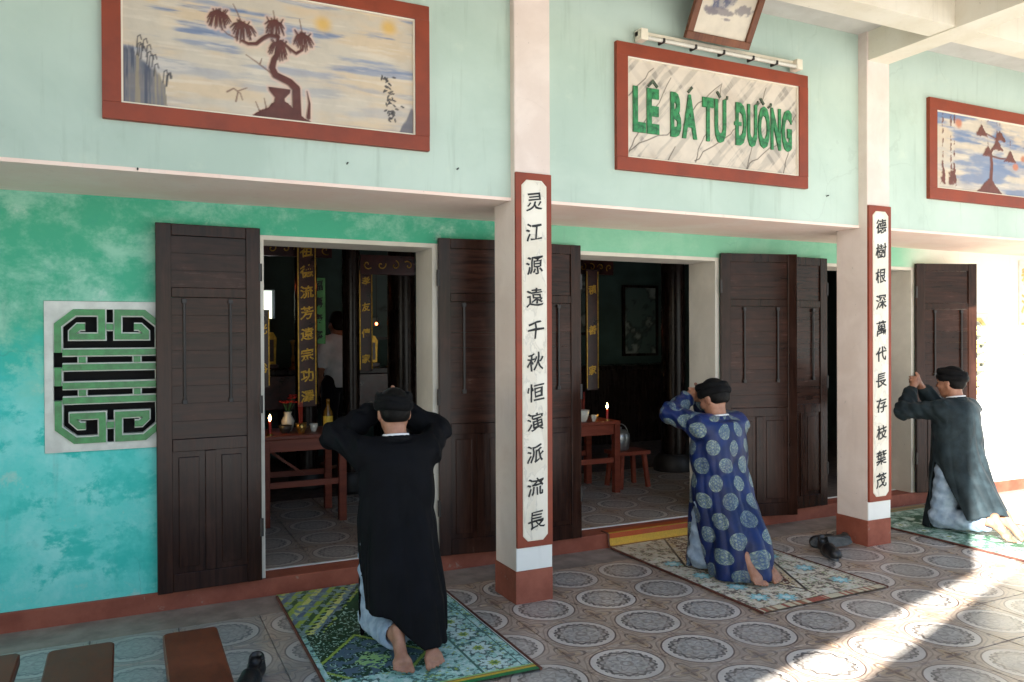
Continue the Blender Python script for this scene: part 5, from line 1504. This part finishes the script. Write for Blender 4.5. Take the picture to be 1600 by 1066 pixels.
board('couplet_board', 0.06, 4.55, 1.15, 2.15, 0.13, '孝友傳家', M['lacquer'], M['gold'], 'dim lacquer board between the pillars of the left doorway', 0.085)
# altar at the back
al = thing('altar', 'dark carved altar along the back of the hall', 'altar', (0.1, 5.9, 0.1))
MB().box(-1.7, 1.7, -0.3, 0.3, 0.98, 1.04, 0.006).build('altar_top', M['darkwood'], al)
for sx in (-1.6, -0.55, 0.55, 1.6): MB().box(sx - 0.05, sx + 0.05, -0.27, 0.27, 0, 0.978, 0.005).build('leg', M['darkwood'], al)
MB().box(-1.65, 1.65, -0.29, -0.26, 0.62, 0.975, 0.004).build('carved_front', M['lacquer'], al)
al2 = thing('altar', 'dark cabinet altar seen in the middle doorway', 'altar', (3.6, 5.9, 0.1))
MB().box(-1.1, 1.1, -0.3, 0.3, 0.95, 1.0, 0.006).build('altar_top', M['darkwood'], al2)
MB().box(-1.05, 1.05, -0.27, 0.27, 0.0, 0.949, 0.004).build('cabinet', M['darkwood'], al2)
for k, (x, lab) in enumerate(((-0.75, 'brass urn at the left of the back altar'), (0.35, 'brass urn at the right of the back altar'))):
    u = thing('brass_urn', lab, 'urn', (x, 5.85, 1.14), group='urns on the altar')
    MB().lathe([(0.06, 0), (0.05, 0.03), (0.10, 0.10), (0.11, 0.17), (0.07, 0.23), (0.085, 0.26), (0.03, 0.30), (0.01, 0.36)], (0, 0, 0), 20).build('urn_body', M['brass'], u)
for x, y, z, lab in ((-0.90, 4.9, 1.98, 'small glowing red lamp left of the gold board'), (0.02, 4.7, 1.99, 'small glowing red lamp right of the slim pillar')):
    l = thing('red_lamp', lab, 'lamp', (x, y, z), group='red lamps in the hall')
    MB().lathe([(0.006, -0.022), (0.016, -0.014), (0.020, 0), (0.016, 0.014), (0.006, 0.022)], (0, 0, 0), 12).build('bulb', M['redlamp'], l)
    MB().tube([(0, 0, 0.02), (0, 0, 1.5)], 0.004, 6).build('cord', M['dark'], l)
def candlestick(x, y, z, label):
    t = thing('candlestick', label, 'candlestick', (x, y, z), group='candlesticks on the back altar')
    MB().lathe([(0.05, 0), (0.045, 0.015), (0.015, 0.04), (0.022, 0.12), (0.010, 0.16), (0.016, 0.26), (0.035, 0.30), (0.030, 0.31), (0.008, 0.32)], (0, 0, 0), 16).build('stem', M['brass'], t)
candlestick(-0.40, 5.80, 1.14, 'brass candlestick left on the back altar'); candlestick(0.70, 5.80, 1.14, 'brass candlestick right on the back altar')
for k, (x, hh, lab) in enumerate(((-0.62, 0.34, 'gilt edged ancestor tablet left of the gold board'), (-0.12, 0.42, 'tall gilt edged ancestor tablet behind the slim pillar'), (0.14, 0.36, 'gilt edged ancestor tablet right of the slim pillar'), (0.52, 0.30, 'low gilt edged ancestor tablet by the thick pillar'))):
    t_ = thing('ancestor_tablet', lab, 'tablet', (x, 5.98, 1.14), group='tablets on the back altar')
    MB().box(-0.09, 0.09, -0.05, 0.05, 0, 0.05, 0.006).build('foot', M['lacquer'], t_)
    MB().prism_y([(-0.065, 0.051), (0.065, 0.051), (0.075, hh), (0.04, hh + 0.06), (-0.04, hh + 0.06), (-0.075, hh)], -0.015, 0.015).build('plate', M['gold'], t_)
    MB().box(-0.045, 0.045, -0.020, -0.0145, 0.08, hh - 0.02).build('inscription_field', M['lacquer'], t_)
def valance(x0, x1, y, z0, z1, label):
    t = thing('carved_valance', label, 'valance', ((x0 + x1) / 2, y, z0), group='carved valances inside the hall')
    w2, h = (x1 - x0) / 2, z1 - z0
    MB().box(-w2, w2, -0.015, 0.015, 0, h, 0.003).build('board', M['lacquer'], t)
    n = max(3, int((x1 - x0) / 0.11))
    for k in range(n):
        cx = -w2 + (k + 0.5) * 2 * w2 / n
        pts = [(cx + (0.004 + 0.0075 * a) * math.cos(a + k), -0.019, h * 0.5 + (0.004 + 0.0075 * a) * math.sin(a + k)) for a in np.linspace(0, 5.6, 18)]
        MB().tube(pts, 0.0055, 6).build('gilt_scroll', M['gold'], t)
valance(-1.15, -0.30, 4.4, 2.22, 2.36, 'carved gilt valance at the top left of the left doorway')
valance(-0.10, 0.42, 4.15, 2.06, 2.24, 'carved reddish valance at the top right of the left doorway')
valance(1.6, 3.0, 4.7, 2.18, 2.34, 'carved gilt valance at the top of the middle doorway')
board('hanging_scroll', -0.86, 4.9, 1.0, 1.75, 0.14, '光裕', M['lacquer'], M['gold'], 'dark hanging scroll at the left edge of the left doorway', 0.10)
for x, y, z, lab in ((0.30, 5.0, 1.62, 'small glowing red lamp low at the right of the left doorway'), (2.75, 5.3, 1.55, 'small glowing red lamp in the middle doorway')):
    l = thing('red_lamp', lab, 'lamp', (x, y, z), group='red lamps in the hall')
    MB().lathe([(0.004, -0.016), (0.012, -0.010), (0.015, 0), (0.012, 0.010), (0.004, 0.016)], (0, 0, 0), 12).build('bulb', M['redlamp'], l)
    MB().tube([(0, 0, 0.015), (0, 0, 1.95)], 0.003, 6).build('cord', M['dark'], l)
def inner_pic(x, z, wd, ht, label, seed):
    t = thing('wall_picture', label, 'picture', (x, 6.38, z), group='pictures on the back wall')
    fr = MB(); b = 0.035
    fr.box(0, wd, -0.03, 0.01, 0, b); fr.box(0, wd, -0.03, 0.01, ht - b, ht); fr.box(0, b, -0.03, 0.01, b, ht - b); fr.box(wd - b, wd, -0.03, 0.01, b, ht - b)
    fr.build('frame', M['darkwood'], t)
    def fn(U, V):
        n = fbm(U, V, 6, 6, seed); c = np.zeros(U.shape + (3,)) + np.array(S(70, 90, 84)); c = mixc(c, S(40, 52, 48), ss(n, .5, .6)); c = mixc(c, S(130, 138, 130), ss(n, .6, .7)); return c, n * 0
    paint_panel('print', wd - 2 * b, ht - 2 * b, 0.02, fn, M['mural'], t, (b, -0.01, b))
inner_pic(4.25, 1.2, 0.6, 1.0, 'framed picture on the back wall in the middle doorway', 4)
inner_pic(3.25, 1.5, 0.5, 0.9, 'pale framed picture left of the other in the middle doorway', 9)
inner_pic(0.3, 1.45, 0.6, 0.85, 'pale framed picture seen between the pillars of the left doorway', 19)

# vertical yellow couplet strip on the sunlit wall at the far right
ys = thing('wall_couplet', 'yellow lettered strip on the sunlit wall at the right edge', 'board', (5.78, 1.728, 0.27))
MB().box(-0.12, 0.12, -0.012, 0.004, 0, 1.92, 0.003).build('strip', M['lat_white'], ys)
for k, ch in enumerate('春滿乾坤福滿門'): character(ch, 0, 1.78 - k * 0.26, 0.19, -0.0145, ys, M['blind'], 0.02)

# ------------------------------------------------------------------ added unseen facade behind the camera: shades the porch, slit shapes the sun stripe
nh = thing('neighbouring_house', 'cream two storey house across the courtyard behind the viewer', 'house', (-9, -5.05, -0.16))
TA = 1 / math.tan(TRAVEL); TZ = math.tan(SUN_EL) / math.sin(TRAVEL); YB = -5.0
def back(x, y): return (x - (y - YB) * TA, (y - YB) * TZ)          # where the ray to a floor point crosses the facade
u0, u1, l0, l1 = back(0.343, -0.39), back(3.175, 0.35), back(0.758, -0.596), back(3.194, 0.173)
u0, u1 = (u0[0], u0[1] + 0.02), (u1[0], u1[1] + 0.0)
l0, l1 = (l0[0], l0[1] - 0.02), (l1[0], l1[1] - 0.0)
def line(a, b, x): return a[1] + (b[1] - a[1]) / (b[0] - a[0]) * (x - a[0])
xr = back(4.58, 1.54)[0]; TOP = 8.0
lw = MB(); lw.prism_y([(-14.5, -0.16), (xr + 0.7, -0.16), (xr + 0.7, line(l0, l1, xr + 0.7)), (l0[0], l0[1]), (-6.6, line(l0, l1, -6.6)), (-14.5, line(l0, l1, -6.6))], YB - 0.06, YB)
W(lw, 'lower_wall', M['house'], nh)  # added blocker below the slit, sloped to edge the sun stripe
uw = MB(); uw.prism_y([(-14.5, line(l0, l1, -6.6) + 0.02), (-6.7, line(l0, l1, -6.6) + 0.02), (-6.5, line(u0, u1, -6.5)), (xr, line(u0, u1, xr)), (xr, TOP), (-14.5, TOP)], YB - 0.06, YB)
W(uw, 'upper_wall', M['house'], nh)  # added blocker above the slit, keeps sun off the porch
rf = MB(); a = Vector((xr - 0.1, YB - 0.07)); dd = Vector((-math.cos(TRAVEL), -math.sin(TRAVEL))) * 5
q = [(a.x, a.y), (a.x + dd.x, a.y + dd.y), (-14.8, a.y + dd.y), (-14.8, a.y)]
rf.add([(x_, y_, TOP) for x_, y_ in q] + [(x_, y_, TOP + 0.15) for x_, y_ in q], [(0, 1, 2, 3), (7, 6, 5, 4)] + [(i, (i + 1) % 4, (i + 1) % 4 + 4, i + 4) for i in range(4)])
W(rf, 'roof', M['rooftile'], nh)  # cover of the added blocker, cut along the sun direction
